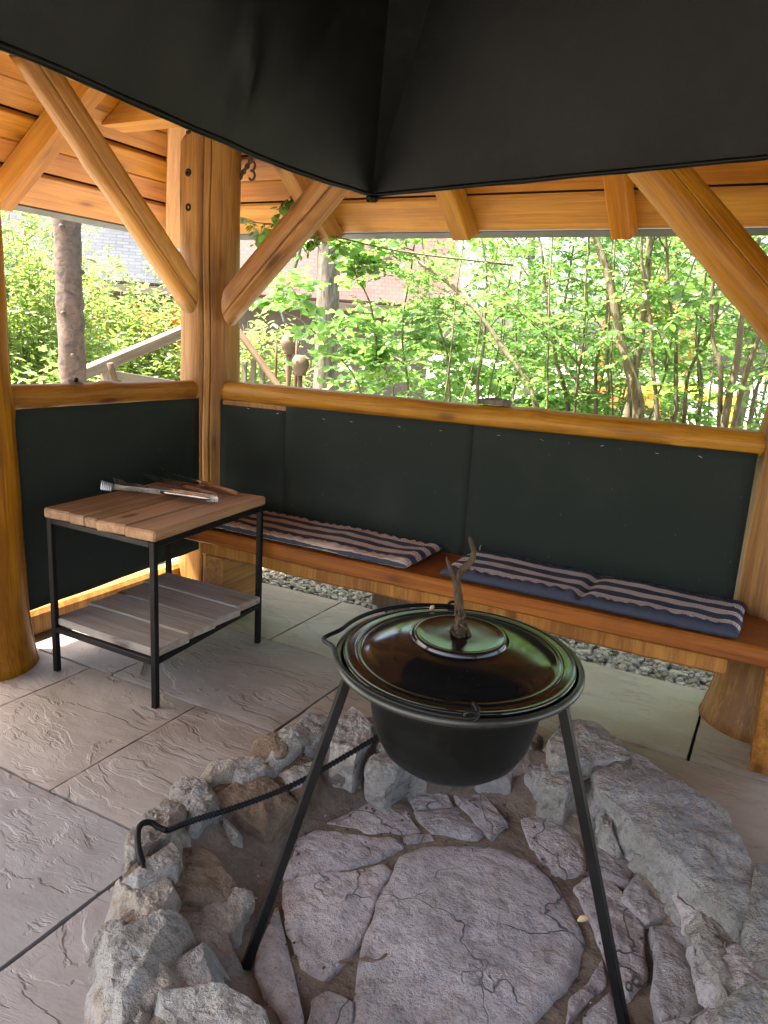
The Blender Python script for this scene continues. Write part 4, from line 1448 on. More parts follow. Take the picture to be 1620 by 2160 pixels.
STEMS={
'A':[(0.033,[(-0.67,4.75,-0.05),(-0.79,4.75,1.10),(-0.86,4.75,1.33),(-0.95,4.75,1.50),(-1.03,4.75,1.74),(-1.13,4.75,2.04),(-1.20,4.75,2.22),(-1.25,4.75,2.41)]),(0.026,[(-0.86,4.80,-0.05),(-0.86,4.80,1.33),(-0.86,4.80,1.61),(-0.86,4.80,1.88),(-0.87,4.80,2.15),(-0.90,4.80,2.41)]),(0.013,[(-0.62,4.60,-0.05),(-0.67,4.60,1.11),(-0.70,4.60,1.35),(-0.77,4.60,1.61),(-0.83,4.60,1.87),(-0.89,4.60,2.12),(-0.93,4.60,2.32)]),(0.014,[(-0.58,4.90,-0.05),(-0.62,4.90,1.09),(-0.66,4.90,1.51),(-0.74,4.90,1.79),(-0.81,4.90,2.11),(-0.85,4.90,2.37)]),(0.013,[(-1.09,5.00,-0.05),(-1.11,5.00,1.08),(-1.13,5.00,1.43),(-1.12,5.00,1.66),(-1.12,5.00,2.01)]),(0.013,[(-0.59,5.00,-0.05),(-0.57,5.00,1.09),(-0.56,5.00,1.41),(-0.49,5.00,1.64),(-0.47,5.00,1.85)]),],
'B':[(0.023,[(-0.32,4.60,-0.05),(-0.32,4.60,1.06),(-0.32,4.60,1.38),(-0.31,4.60,1.71),(-0.31,4.60,1.97)]),(0.014,[(-0.20,4.60,-0.05),(-0.35,4.60,1.27),(-0.44,4.60,1.57),(-0.49,4.60,1.92),(-0.52,4.60,2.17)]),(0.016,[(-0.29,4.50,-0.05),(-0.25,4.50,1.05),(-0.21,4.50,1.49),(-0.18,4.50,1.66),(-0.16,4.50,1.87)]),(0.012,[(-0.21,4.90,-0.05),(-0.20,4.90,1.11),(-0.19,4.90,1.38),(-0.11,4.90,1.65)]),(0.011,[(-0.45,5.10,-0.05),(-0.49,5.10,1.09),(-0.51,5.10,1.35),(-0.58,5.10,1.63),(-0.56,5.10,1.91)]),],
'C':[(0.015,[(-1.19,5.10,-0.05),(-1.33,5.10,1.07),(-1.44,5.10,1.41),(-1.55,5.10,1.77),(-1.61,5.10,2.08),(-1.71,5.10,2.37)]),(0.021,[(-1.28,5.30,-0.05),(-1.61,5.30,1.10),(-1.89,5.30,1.45),(-2.13,5.30,1.74),(-2.38,5.30,1.93),(-2.66,5.30,2.08)]),(0.012,[(-1.05,5.20,-0.05),(-1.26,5.20,1.13),(-1.41,5.20,1.41),(-1.46,5.20,1.75),(-1.43,5.20,2.15)]),(0.013,[(-2.12,5.50,-0.05),(-2.12,5.50,1.15),(-2.12,5.50,1.58),(-2.15,5.50,2.05),(-2.24,5.50,2.42)]),(0.011,[(-2.30,5.60,-0.05),(-2.40,5.60,1.09),(-2.52,5.60,1.56),(-2.67,5.60,1.92),(-2.74,5.60,2.34)]),(0.011,[(-1.85,5.60,-0.05),(-1.87,5.60,1.13),(-1.90,5.60,1.59),(-1.91,5.60,2.06)]),],
'D':[(0.010,[(-2.71,5.60,-0.05),(-2.91,5.60,1.04),(-3.06,5.60,1.34),(-3.17,5.60,1.76),(-3.37,5.60,2.05),(-3.48,5.60,2.35)]),(0.010,[(-2.81,5.80,-0.05),(-2.88,5.80,1.08),(-2.96,5.80,1.55),(-2.91,5.80,2.08),(-2.88,5.80,2.37)]),(0.008,[(-2.84,5.50,-0.05),(-3.17,5.50,1.03),(-3.46,5.50,1.36),(-3.76,5.50,1.58),(-3.96,5.50,1.65)]),],
}

def ccw(p):
    a = sum(p[i - 1][0] * p[i][1] - p[i][0] * p[i - 1][1] for i in range(len(p)))
    return p if a > 0 else p[::-1]


def sector(a0, a1, r0, r1, g):
    pts = []
    for t in (0, .35, .7, 1):
        a = a0 + (a1 - a0) * t
        pts.append((a, r1 * g.uniform(.97, 1.03)))
    for t in (1, .65, .3, 0):
        a = a0 + (a1 - a0) * t
        pts.append((a, r0 * g.uniform(.96, 1.04)))
    return [(PITC[0] + r * math.cos(a), PITC[1] + r * math.sin(a)) for a, r in pts]


gq = random.Random(91)
a = rad(-75)
while a < rad(262):                      # stones of the inner wall, far side and left
    w = rad(gq.uniform(11, 20))
    if not rad(186) < a < rad(196):
        stone('wall_stone', ccw(sector(a + .015, a + w - .015, gq.uniform(.60, .64), gq.uniform(.78, .82), gq)), gq.uniform(.022, .058), .14, gq.choice(['rock_brown', 'rock_brown', 'bed', 'rock']) if a > rad(95) else gq.choice(['floorstone', 'rock_grey', 'mortar']), 900 + int(a * 100), amp=.016, tilt=(-.25 * -math.cos(a + w / 2), .25 * math.sin(a + w / 2)), rough=.010, facets=5, batter=.06)
    a += w
a = rad(40)
while a < rad(275):                      # packing stones behind the rim
    w = rad(gq.uniform(9, 16))
    stone('wall_stone', ccw(sector(a + .012, a + w - .012, gq.uniform(.76, .79), gq.uniform(.88, .93), gq)), gq.uniform(.075, .10), .16, gq.choice(['rock_brown', 'rock', 'rock', 'rock_grey']), int(a * 100) + 7, amp=.014, rough=.010, facets=6, batter=.04)
    a += w
for i, (z, dp, poly) in enumerate(RIM):
    rr = random.Random(i)
    cx, cy = sum(p[0] for p in poly) / len(poly), sum(p[1] for p in poly) / len(poly)
    inn = Vector((PITC[0] - cx, PITC[1] - cy, 0)).normalized()
    k = rr.uniform(-.10, .06) if z > .09 else .05
    stone('rim_stone', ccw(poly), z, dp, 'rock_grey' if cx > -.6 or i in (0, 1) else ('rock' if rr.random() < .75 else 'rock_grey'), i + 1, amp=.016, tilt=(inn.x * k, inn.y * k), dome=.010, rough=.012, grow=1.13, facets=8, batter=.02, res=96)
for i, (fz, poly) in enumerate(FLOOR):
    stone('floor_stone', ccw(poly), fz + (.010 if i == 0 else .006 * math.sin(i * 2.1)), .06, 'floorstone', 100 + i, amp=.010, dome=.008 if i else .012, edge=.012, rough=.007, batter=.03, grow=1.0 if i == 0 else 1.06)
db = pebbles('pit_rubble', 420, (PITC[0] - .62, PITC[0] + .62, PITC[1] - .62, PITC[1] + .62), .0065, -.056, pit, 'charcoal')
db['kind'] = 'stuff'

# small litter
gt = pebbles('floor_grit', 260, (-2.6, .3, .9, 3.4), .0032, .004, None, 'gravel')
tag(gt, 'fine grit and crumbs scattered over the terrace slabs', 'grit', kind='stuff')
tw = tube('twig', spline([(-.775, 1.375, -.022), (-.735, 1.405, -.018), (-.695, 1.43, -.020), (-.68, 1.455, -.014)], 16), [.003 + .0012 * math.sin(i) for i in range(17)], 6, False, 'stick_wood')
tag(tw, 'thin dry twig lying on the pit floor stones left of the big slab', 'twig')
nt = pydata('nut_shell', *tube_data([(-.292, 1.835, -.020), (-.286, 1.845, -.018), (-.276, 1.853, -.017), (-.268, 1.861, -.020)], [.003, .0085, .008, .003], 10), mat='nut', smooth=True)
tag(nt, 'pale nut shell on the grey pit stone below the right tripod leg', 'nut shell')
lf = pydata('leaf_scrap', [(0, 0, 0), (.03, .012, .008), (.055, 0, .003), (.03, -.014, .010), (.03, 0, .0), (.0, 0, -.002), (.03, .012, .006), (.055, 0, .001), (.03, -.014, .008), (.03, 0, -.002)], [(0, 4, 1), (1, 4, 2), (0, 3, 4), (4, 3, 2), (5, 6, 9), (6, 7, 9), (5, 9, 8), (9, 7, 8)], mat='stick_wood', mw=Matrix.Translation((-2.365, 2.36, .014)) @ Matrix.Rotation(.8, 4, 'Z'))
tag(lf, 'dry brown leaf scrap on the slab under the side table', 'leaf')
stk = tube('dry_stick', [(-2.30, 2.205, .010), (-2.35, 2.27, .012), (-2.40, 2.33, .012)], [.004, .005, .004], 7, False, 'stick_wood')
tag(stk, 'short brown stick on the slabs beneath the side table', 'stick')
cp = root('wood_disc', label='small pale wood disc with a dark knob lying on the left rail', cat='disc')
m = Matrix.Translation((-2.905, 2.425, 1.212)) @ Matrix.Rotation(.35, 4, 'Y')
lathe('plate', [(0, .006), (.028, .007), (.034, .004), (.035, .0), (.028, -.004), (0, -.004)], 28, 'clay', cp, m)
lathe('knob', [(0, .026), (.007, .026), (.010, .018), (.008, .007)], 16, 'iron', cp, m)
bk = stone('bark_piece', ccw([(-1.285, 3.315), (-1.13, 3.305), (-1.125, 3.355), (-1.28, 3.365)]), 1.245, .024, 'bark', 77, amp=.006, rough=.004, batter=-.1, edge=.003)
bk.parent = None
tag(bk, 'flat piece of grey bark lying on the right rail', 'bark')


# ------------------------------------------------------------------ plants
def leaves_mesh(name, P, D, Nn, size, aspect, mat, parent=None, shape='oval'):
    """P positions, D directions, Nn normals (n,3): one folded leaf each"""
    n = len(P)
    D = D / np.linalg.norm(D, axis=1, keepdims=True)
    Nn = Nn - D * (Nn * D).sum(1, keepdims=True)
    Nn /= np.linalg.norm(Nn, axis=1, keepdims=True) + 1e-9
    Sx = np.cross(Nn, D)
    if shape == 'oval':
        T = [(0, 0, 0), (.28, .40, .06), (.68, .36, .03), (1, 0, -.10), (.68, -.36, .03), (.28, -.40, .06)]
        F = [(0, 3, 2, 1), (0, 5, 4, 3)]
    else:
        T = [(0, 0, 0), (.35, .5, .10), (.75, .38, .02), (1, 0, -.15), (.75, -.38, .02), (.35, -.5, .10)]
        F = [(0, 3, 2, 1), (0, 5, 4, 3)]
    T = np.array(T)
    V = np.empty((n, len(T), 3))
    for k, (a, b, c) in enumerate(T):
        V[:, k] = P + D * (a * size)[:, None] + Sx * (b * size * aspect)[:, None] + Nn * (c * size)[:, None]
    nv = len(T)
    me = bpy.data.meshes.new(name)
    me.vertices.add(n * nv)
    me.vertices.foreach_set('co', V.reshape(-1).astype(np.float32))
    nf = len(F)
    idx = (np.arange(n)[:, None, None] * nv + np.array(F)[None]).reshape(-1)
    me.loops.add(len(idx))
    me.loops.foreach_set('vertex_index', idx.astype(np.int32))
    me.polygons.add(n * nf)
    me.polygons.foreach_set('loop_start', (np.arange(n * nf) * 4).astype(np.int32))
    me.polygons.foreach_set('loop_total', np.full(n * nf, 4, np.int32))
    me.update(calc_edges=True)
    o = add(name, me, mat, parent)
    o['kind'] = 'stuff'
    return o


class Twigs:
    """collects many thin tapering twigs into one mesh"""
    def __init__(self):
        self.v, self.f = [], []

    def add(self, pts, r0, r1, seg=5):
        n = len(pts)
        v, f = tube_data(pts, [r0 + (r1 - r0) * i / (n - 1) for i in range(n)], seg)
        b = len(self.v)
        self.v += v
        self.f += [tuple(k + b for k in q) for q in f]

    def build(self, name, mat, parent):
        o = pydata(name, self.v, self.f, mat=mat, parent=parent, smooth=True)
        o['kind'] = 'stuff'
        return o


def sprays(starts, dirs, length, nleaf, lsize, seed, tw, r=.0022, droop=.25):
    """leafy twigs: alternate leaves along each twig, lying roughly flat"""
    g = np.random.default_rng(seed)
    P, D, N, Z = [], [], [], []
    for s, d in zip(starts, dirs):
        L = length * g.uniform(.6, 1.3)
        d = Vector(d).normalized()
        pts = [Vector(s)]
        for i in range(5):
            d = (d + Vector(g.normal(0, .16, 3)) + Vector((0, 0, -droop * .25))).normalized()
            pts.append(pts[-1] + d * L / 5)
        if tw is not None:
            tw.add(pts, r, r * .4, 3)
        nl = max(3, int(nleaf * g.uniform(.7, 1.2)))
        for i in range(nl):
            u = (i + .6) / nl * 5
            k = min(4, int(u))
            p = pts[k] + (pts[k + 1] - pts[k]) * (u - k)
            t = (pts[k + 1] - pts[k]).normalized()
            side = t.cross(Vector((0, 0, 1)))
            if side.length < .1:
                side = Vector((1, 0, 0))
            side.normalize()
            sg = 1 if i % 2 else -1
            ld = t * .55 + side * sg * g.uniform(.6, 1.0) + Vector((0, 0, g.uniform(-.5, .15)))
            P.append(p)
            D.append(ld)
            N.append(Vector((0, 0, 1)) + Vector(g.normal(0, .42, 3)))
            Z.append(lsize * g.uniform(.55, 1.25))
    return np.array([tuple(p) for p in P]), np.array([tuple(p) for p in D]), np.array([tuple(p) for p in N]), np.array(Z)


def shrub(name, label, stems, nspray, spread, lsize, mat, seed, zr=(.5, 3.1), extra=None, aspect=.75, length=.30, nleaf=13, shape='oval', group=None, cat='shrub'):
    o = root(name, label=label, cat=cat, group=group)
    g = np.random.default_rng(seed)
    tw = Twigs()
    pool = []
    for rad0, pts in stems:
        sp_ = spline(pts, 18)
        sp_ = [p + Vector((noise.noise((p.z * 2.5, rad0 * 900, seed)), noise.noise((p.z * 2.5, 7, seed + rad0 * 500)), 0)) * .035 for p in sp_]
        tube('stem', sp_, [rad0 * (1.15 - .65 * i / 18) for i in range(19)], 10, False, 'twig', o, jitter=.15)
        pool.append(sp_)
    S_, D_ = [], []
    nb = max(3, nspray // 9)
    for b in range(nb):
        sp_ = pool[g.integers(len(pool))]
        i = g.integers(6, 18)
        p = sp_[i]
        if p.z < zr[0]:
            continue
        a = g.uniform(0, 6.28)
        d = Vector((math.cos(a), math.sin(a), g.uniform(.1, .9))).normalized()
        L = spread * g.uniform(.4, 1.2)
        q = [p]
        for k in range(6):
            d = (d + Vector(g.normal(0, .14, 3)) + Vector((0, 0, -.05))).normalized()
            q.append(q[-1] + d * L / 6)
        tw.add(q, .006, .002, 5)
        for k in range(9):
            u = g.uniform(1, 5.99)
            kk = int(u)
            s = q[kk] + (q[min(6, kk + 1)] - q[kk]) * (u - kk)
            if not zr[0] < s.z < zr[1]:
                continue
            a = g.uniform(0, 6.28)
            S_.append(s)
            D_.append(d * .5 + Vector((math.cos(a), math.sin(a), g.uniform(-.3, .5))))
    if extra:
        for s, d in extra(g):
            S_.append(s)
            D_.append(d)
    P, D, N, Z = sprays(S_, D_, length, nleaf, lsize, seed, tw)
    # nothing grows in under the roof
    keep = (P[:, 1] > 3.75) | (P[:, 0] < -3.3)
    leaves_mesh('foliage', P[keep], D[keep], N[keep], Z[keep], aspect, mat, o, shape)
    tw.build('twigs', 'twig', o)
    return o


def boxfill(n, lo, hi):
    def gen(g):
        for _ in range(n):
            s = Vector((g.uniform(lo[0], hi[0]), g.uniform(lo[1], hi[1]), g.uniform(lo[2], hi[2])))
            a = g.uniform(0, 6.28)
            yield s, Vector((math.cos(a), math.sin(a), g.uniform(-.3, .5)))
    return gen


gs = random.Random(44)
for i in range(26):
    k = 'ABC'[i % 3]
    x = {'A': gs.uniform(-1.3, -.3), 'B': gs.uniform(-.4, .5), 'C': gs.uniform(-2.3, -.9)}[k]
    y = gs.uniform(4.6, 6.4)
    dx, dy = gs.uniform(-.35, .35), gs.uniform(-.2, .2)
    STEMS[k].append((gs.uniform(.006, .013), [(x, y, -.05), (x + dx * .3, y + dy * .3, .8), (x + dx * .7, y + dy * .7, 1.7), (x + dx * 1.2, y + dy, 2.8)]))
shrub('hazel_shrub', 'multi-stemmed hazel with forked trunk behind the right half of the rail', STEMS['A'], 380, .75, .048, 'leaf', 1, extra=boxfill(330, (-1.7, 4.6, .7), (.1, 6.2, 2.9)), group='shrubs behind the right rail')
shrub('hazel_shrub', 'hazel stems beside the right-hand post, partly behind the brace', STEMS['B'], 200, .7, .054, 'leaf2', 2, extra=boxfill(200, (-.7, 4.5, .7), (.9, 5.6, 2.8)), group='shrubs behind the right rail')
shrub('hornbeam_shrub', 'hornbeam with thin stems leaning left behind the middle of the rail', STEMS['C'], 420, .8, .043, 'leaf', 3, extra=boxfill(640, (-3.0, 4.9, .6), (-.9, 6.4, 2.9)), group='shrubs behind the right rail')
shrub('young_hazel', 'pale leaved young hazel in front of the straight trunk by the corner post', STEMS['D'], 120, .55, .085, 'leaf2', 4, zr=(.6, 2.4), extra=boxfill(120, (-4.1, 5.9, .6), (-2.4, 7.2, 1.75)), aspect=.95, shape='round', group='shrubs behind the right rail')
shrub('young_hazel', 'low leafy hazel thicket behind the hornbeam near the ground', [(.012, [(-2.6, 7.2, -.05), (-2.5, 7.2, .6), (-2.6, 7.3, 1.3)]), (.012, [(-1.6, 7.4, -.05), (-1.7, 7.4, .6), (-1.5, 7.4, 1.3)])], 200, .8, .08, 'leaf2', 14, zr=(.2, 2.2), extra=boxfill(260, (-3.6, 6.8, .3), (-.6, 8.3, 2.0)), aspect=.9, shape='round', group='shrubs behind the right rail')


def back_tree(name, label, x, y, h, r, nspray, lsize, mat, seed, z0=.3, aspect=.8, tr=.07):
    o = root(name, label=label, cat='tree', group='trees in the background')
    g = np.random.default_rng(seed)
    pts = spline([(x, y, -.1), (x + .1, y + .05, h * .3), (x - .05, y, h * .65), (x + .05, y, h)], 14)
    tube('trunk', pts, [tr * (1.1 - .7 * i / 14) for i in range(15)], 10, False, 'bark', o, jitter=.12)
    tw = Twigs()
    S_, D_ = [], []
    for b in range(nspray // 10):
        i = g.integers(3, 14)
        a = g.uniform(0, 6.28)
        d = Vector((math.cos(a), math.sin(a), g.uniform(0, .7))).normalized()
        q = [pts[i]]
        L = r * g.uniform(.5, 1.15)
        for k in range(5):
            d = (d + Vector(g.normal(0, .15, 3))).normalized()
            q.append(q[-1] + d * L / 5)
        tw.add(q, .012, .004, 4)
        for k in range(10):
            u = g.uniform(1.2, 4.99)
            kk = int(u)
            s = q[kk] + (q[kk + 1] - q[kk]) * (u - kk) + Vector(g.normal(0, .10, 3))
            if s.z < z0:
                continue
            a = g.uniform(0, 6.28)
            S_.append(s)
            D_.append(Vector((math.cos(a), math.sin(a), g.uniform(-.3, .5))))
    P, D, N, Z = sprays(S_, D_, .38, 11, lsize, seed, None)
    leaves_mesh('crown', P, D, N, Z, aspect, mat, o)
    tw.build('limbs', 'bark', o)
    return o


for i, (x, y, h, r, nsp, mt, lab) in enumerate([
        (-3.1, 9.5, 4.6, 1.7, 420, 'leaf', 'bushy tree in the background between the straight trunk and the hornbeam'),
        (-.6, 9.8, 4.8, 2.0, 520, 'leaf2', 'broad bushy tree far behind the middle of the right rail'),
        (1.6, 9.0, 5.0, 2.1, 520, 'leaf', 'bushy tree far behind the right-hand post'),
        (-2.0, 13.5, 6.0, 2.6, 520, 'leaf', 'large tree farthest back behind the hornbeam'),
        (1.2, 14.5, 6.5, 3.0, 560, 'leaf2', 'large tree farthest back behind the right brace')]):
    back_tree('broadleaf_tree', lab, x, y, h, r, nsp, .095 if y < 11 else .14, mt, 60 + i, z0=.9)

# branch hanging in over the eave beside the corner post
br = root('hanging_branch', label='leafy green twig hanging below the eave right of the corner post', cat='branch')
tw = Twigs()
b1 = spline([(-1.6, 4.55, 1.96), (-2.15, 4.15, 1.99), (-2.45, 3.88, 2.04), (-2.70, 3.74, 2.08), (-2.93, 3.68, 2.10)], 16)
b2 = spline([(-2.62, 3.78, 2.07), (-2.63, 3.72, 2.16), (-2.61, 3.68, 2.235)], 8)
tw.add(b1, .006, .003, 6)
tw.add(b2, .004, .002, 5)
g = np.random.default_rng(5)
S_, D_ = [], []
for p in b1[7:] + b2[1:]:
    for k in range(2):
        S_.append(p)
        D_.append(Vector(g.normal(0, .5, 3)) + Vector((-.2, -.2, -.25)))
P, D, N, Z = sprays(S_, D_, .14, 6, .058, 5, tw, droop=.8)
leaves_mesh('foliage', P, D, N, Z, .8, 'leaf', br)
tw.build('twigs', 'twig', br)

# willows on the left
def willow(name, label, x, y, n, h, w, seed, lean=0.0):
    o = root(name, label=label, cat='shrub', group='willows beyond the left rail')
    g = np.random.default_rng(seed)
    tw = Twigs()
    P, D, N, Z = [], [], [], []
    for i in range(n):
        a = g.uniform(0, 6.28)
        rr = w * math.sqrt(g.uniform(0, 1))
        b = Vector((x + rr * .45 * math.cos(a), y + rr * .45 * math.sin(a), -.05))
        tp = Vector((x + rr * 1.1 * math.cos(a) + lean, y + rr * 1.1 * math.sin(a), h * g.uniform(.55, 1.0) * (1 - .45 * (rr / w) ** 2)))
        q = spline([b, (b + tp) / 2 + Vector(g.normal(0, .08, 3)), tp], 10)
        tw.add(q, .008, .002, 4)
        for s in range(12):
            u = g.uniform(2, 9.9)
            kk = int(u)
            st = q[kk] + (q[kk + 1] - q[kk]) * (u - kk)
            aa = g.uniform(0, 6.28)
            dd = Vector((math.cos(aa) * .7, math.sin(aa) * .7, .8)).normalized()
            for l in range(11):
                pp = st + dd * (.035 * l)
                ll = Vector((math.cos(aa + l * 2.4), math.sin(aa + l * 2.4), .25 + g.normal(0, .4)))
                P.append(pp[:])
                D.append(ll[:])
                N.append((g.normal(0, .5), g.normal(0, .5), 1))
                Z.append(.105 * g.uniform(.6, 1.2))
    leaves_mesh('foliage', np.array(P), np.array(D), np.array(N), np.array(Z), .38, 'willow', o)
    tw.build('stems', 'twig', o)


for i, (x, y, n, h, w, lab) in enumerate([(-7.3, 5.3, 70, 3.4, 1.0, 'tall willow bush behind the spruce trunk at the left edge'),
                                          (-7.2, 6.9, 70, 2.5, 1.0, 'lower willow bush right of the spruce trunk'),
                                          (-8.6, 4.9, 60, 3.9, 1.1, 'farther willow bush rising to the left eave'),
                                          (-6.2, 7.9, 40, 1.75, .8, 'small willow bush beside the corner post above the handrail'),
                                          (-8.6, 6.9, 55, 3.0, 1.1, 'farther willow bush in front of the grey roof'),
                                          (-5.7, 4.6, 22, 1.15, .5, 'low leafy willow shoots just behind the left rail')]):
    willow('willow_bush', lab, x, y, n, h, w, 200 + i)

# trunks
tk = root('spruce_trunk', label='grey-brown spruce trunk with peeling bark beyond the left rail', cat='tree')
pts = [(-4.98 + .012 * math.sin(z * 2.3), 4.12 + .01 * z, z) for z in [(-.1 + 4.6 * i / 70) for i in range(71)]]
tube('trunk', pts, [.098 - .004 * i / 70 + .006 * noise.noise((i * .21, 3, 3)) + (.012 * max(0, noise.noise((i * .55, 9, 1)))) for i in range(71)], 26, False, 'bark_red', tk, jitter=.16)
for i in range(6):
    z = .9 + i * .31
    a = random.uniform(0, 6.28)
    c = Vector((-4.98, 4.13, z))
    d = Vector((math.cos(a), math.sin(a), .15))
    tube('branch_stub', [c + d * .07, c + d * .108, c + d * .116], [.022, .016, .006], 9, False, 'bark_red', tk, jitter=.3, seed=i)
t2 = root('ash_trunk', label='pale straight ash trunk with furrowed bark behind the corner post', cat='tree')
pts = [(-4.86 + .03 * math.sin(z * 1.1) + (.06 * max(0, .9 - z)) * -1, 7.55, z) for z in [(-.1 + 4.6 * i / 50) for i in range(51)]]
tube('trunk', pts, [.135 - .010 * i / 50 + .05 * max(0, 1 - i / 8) + .004 * noise.noise((i * .2, 3, 8)) for i in range(51)], 28, False, 'bark', t2, jitter=.10)
tube('wire_band', [(-4.865 + .137 * math.cos(a), 7.55 + .137 * math.sin(a), 1.63) for a in [2 * math.pi * i / 30 for i in range(30)]], .008, 6, True, 'drip', t2)
hz_ = tube('garden_hose', spline([(-5.05, 7.35, 2.75), (-5.10, 7.36, 2.40), (-5.22, 7.36, 2.05), (-5.32, 7.35, 1.75), (-5.28, 7.35, 1.58)], 30), .018, 8, False, 'drip')
tag(hz_, 'grey hose hanging in a curve left of the ash trunk', 'hose')

# ------------------------------------------------------------------ handrail, fence and pots outside
hr = root('ramp_handrail', label='weathered wooden handrail sloping up beyond the left rail', cat='handrail')
beam('top_rail', (-5.02, 4.22, 1.06), (-4.95, 5.85, 1.61), .10, .085, 'grey_wood', hr, bev=.004)
beam('post', (-5.02, 4.52, -.05), (-5.02, 4.52, 1.13), .09, .09, 'grey_wood', hr, up=(0, 1, 0))
beam('post', (-4.97, 5.75, -.05), (-4.97, 5.75, 1.53), .09, .09, 'grey_wood', hr, up=(0, 1, 0))
beam('lower_rail', (-5.05, 4.5, 1.07), (-5.0, 5.75, .90), .04, .07, 'grey_wood', hr)
log('diagonal_pole', (-4.75, 4.72, .70), (-4.72, 5.70, 1.45), .032, .03, 'stick_wood', hr, seed=3, rings=8, seg=12)
log('short_pole', (-4.80, 4.50, .75), (-4.84, 4.38, 1.17), .022, .02, 'stick_wood', hr, seed=4, rings=6, seg=12)

fn = root('picket_fence', label='mossy old picket fence outside beside the corner post', cat='fence')
for i, (dx, hh, w) in enumerate(((0, 1.19, .075), (.11, 1.22, .075), (.22, 1.20, .07), (.33, 1.02, .085), (.45, .98, .07))):
    beam('picket', (-4.78 + dx, 6.0, -.05), (-4.78 + dx, 6.0, hh), w, .022, 'moss_wood', fn, up=(0, 1, 0), bev=.012, wav=.006, cuts=4, seed=i)
beam('fence_rail', (-4.95, 6.03, .75), (-3.9, 6.03, .75), .03, .07, 'moss_wood', fn)
beam('fence_rail', (-4.95, 6.03, .2), (-3.9, 6.03, .2), .03, .07, 'moss_wood', fn)
lg = log('leaning_branch', (-4.16, 5.9, .85), (-4.93, 5.9, 1.62), .030, .036, 'stick_wood', seed=8, rings=16, seg=16)
tag(lg, 'thick bare branch leaning over the picket fence', 'branch')
for i, (x, y, z, lab) in enumerate(((-4.32, 6.1, 1.36, 'old clay pot upside down on the taller stick behind the fence'), (-4.05, 5.9, 1.18, 'round wicker-bound pot on the stick right of the leaning branch'))):
    st = log('fence_stick', (x, y, -.05), (x, y, z - .02), .022, .02, 'stick_wood', seed=20 + i, rings=8, seg=10)
    tag(st, ('stick carrying the taller clay pot', 'stick carrying the wicker-bound pot')[i], 'stick')
    pr_ = root('clay_pot', label=lab, cat='pot', group='pots on fence sticks')
    lathe('body', [(0, .11), (.045, .108), (.062, .09), (.082, .05), (.085, .02), (.072, -.03), (.055, -.06), (.060, -.075), (.052, -.078), (.045, -.06)], 24, 'clay', pr_, Matrix.Translation((x, y, z)))
    tube('handle', spline([(x + .06, y, z + .085), (x + .115, y, z + .07), (x + .11, y, z + .01), (x + .078, y, z - .01)], 12), .009, 7, False, 'clay', pr_)
for i, (x, hh) in enumerate(((-4.49, 1.38), (-4.22, 1.42), (-4.13, 1.05))):
    st = log('fence_stick', (x, 6.12 - .05 * i, -.05), (x + .02, 6.1 - .05 * i, hh), .014, .012, 'stick_wood', seed=30 + i, rings=8, seg=8)
    tag(st, ('thin bare stick standing just left of the leaning branch', 'tallest thin bare stick beside the clay pot', 'short bare stick at the foot of the leaning branch')[i], 'stick')

# orange safety netting
nt_ = root('safety_netting', label='orange plastic safety netting behind the willow bushes', cat='netting')
for i in range(5):
    x = -9.9 + i * .95
    beam('netting_post', (x, 8.2 - i * .25, -.05), (x, 8.2 - i * .25, 1.75), .04, .04, 'orange', nt_, up=(0, 1, 0), cuts=0)
v, f = [], []
for zz in range(8):
    z = 1.26 + zz * .045
    for i in range(24):
        t0, t1 = i / 24, (i + 1) / 24
        pa = Vector((-9.9 + 3.8 * t0, 8.17 - 1.0 * t0, z + .03 * math.sin(t0 * 14)))
        pb = Vector((-9.9 + 3.8 * t1, 8.17 - 1.0 * t1, z + .03 * math.sin(t1 * 14)))
        b = len(v)
        hh = .009 if zz not in (0, 7) else .03
        v += [pa - Vector((0, 0, hh)), pb - Vector((0, 0, hh)), pb + Vector((0, 0, hh)), pa + Vector((0, 0, hh))]
        v += [p + Vector((.004, .012, 0)) for p in v[-4:]]
        f += [(b, b + 1, b + 2, b + 3), (b + 7, b + 6, b + 5, b + 4), (b, b + 3, b + 7, b + 4), (b + 1, b + 5, b + 6, b + 2), (b + 3, b + 2, b + 6, b + 7), (b, b + 4, b + 5, b + 1)]
o = pydata('mesh_strands', v, f, mat='orange', parent=nt_)
o['kind'] = 'stuff'


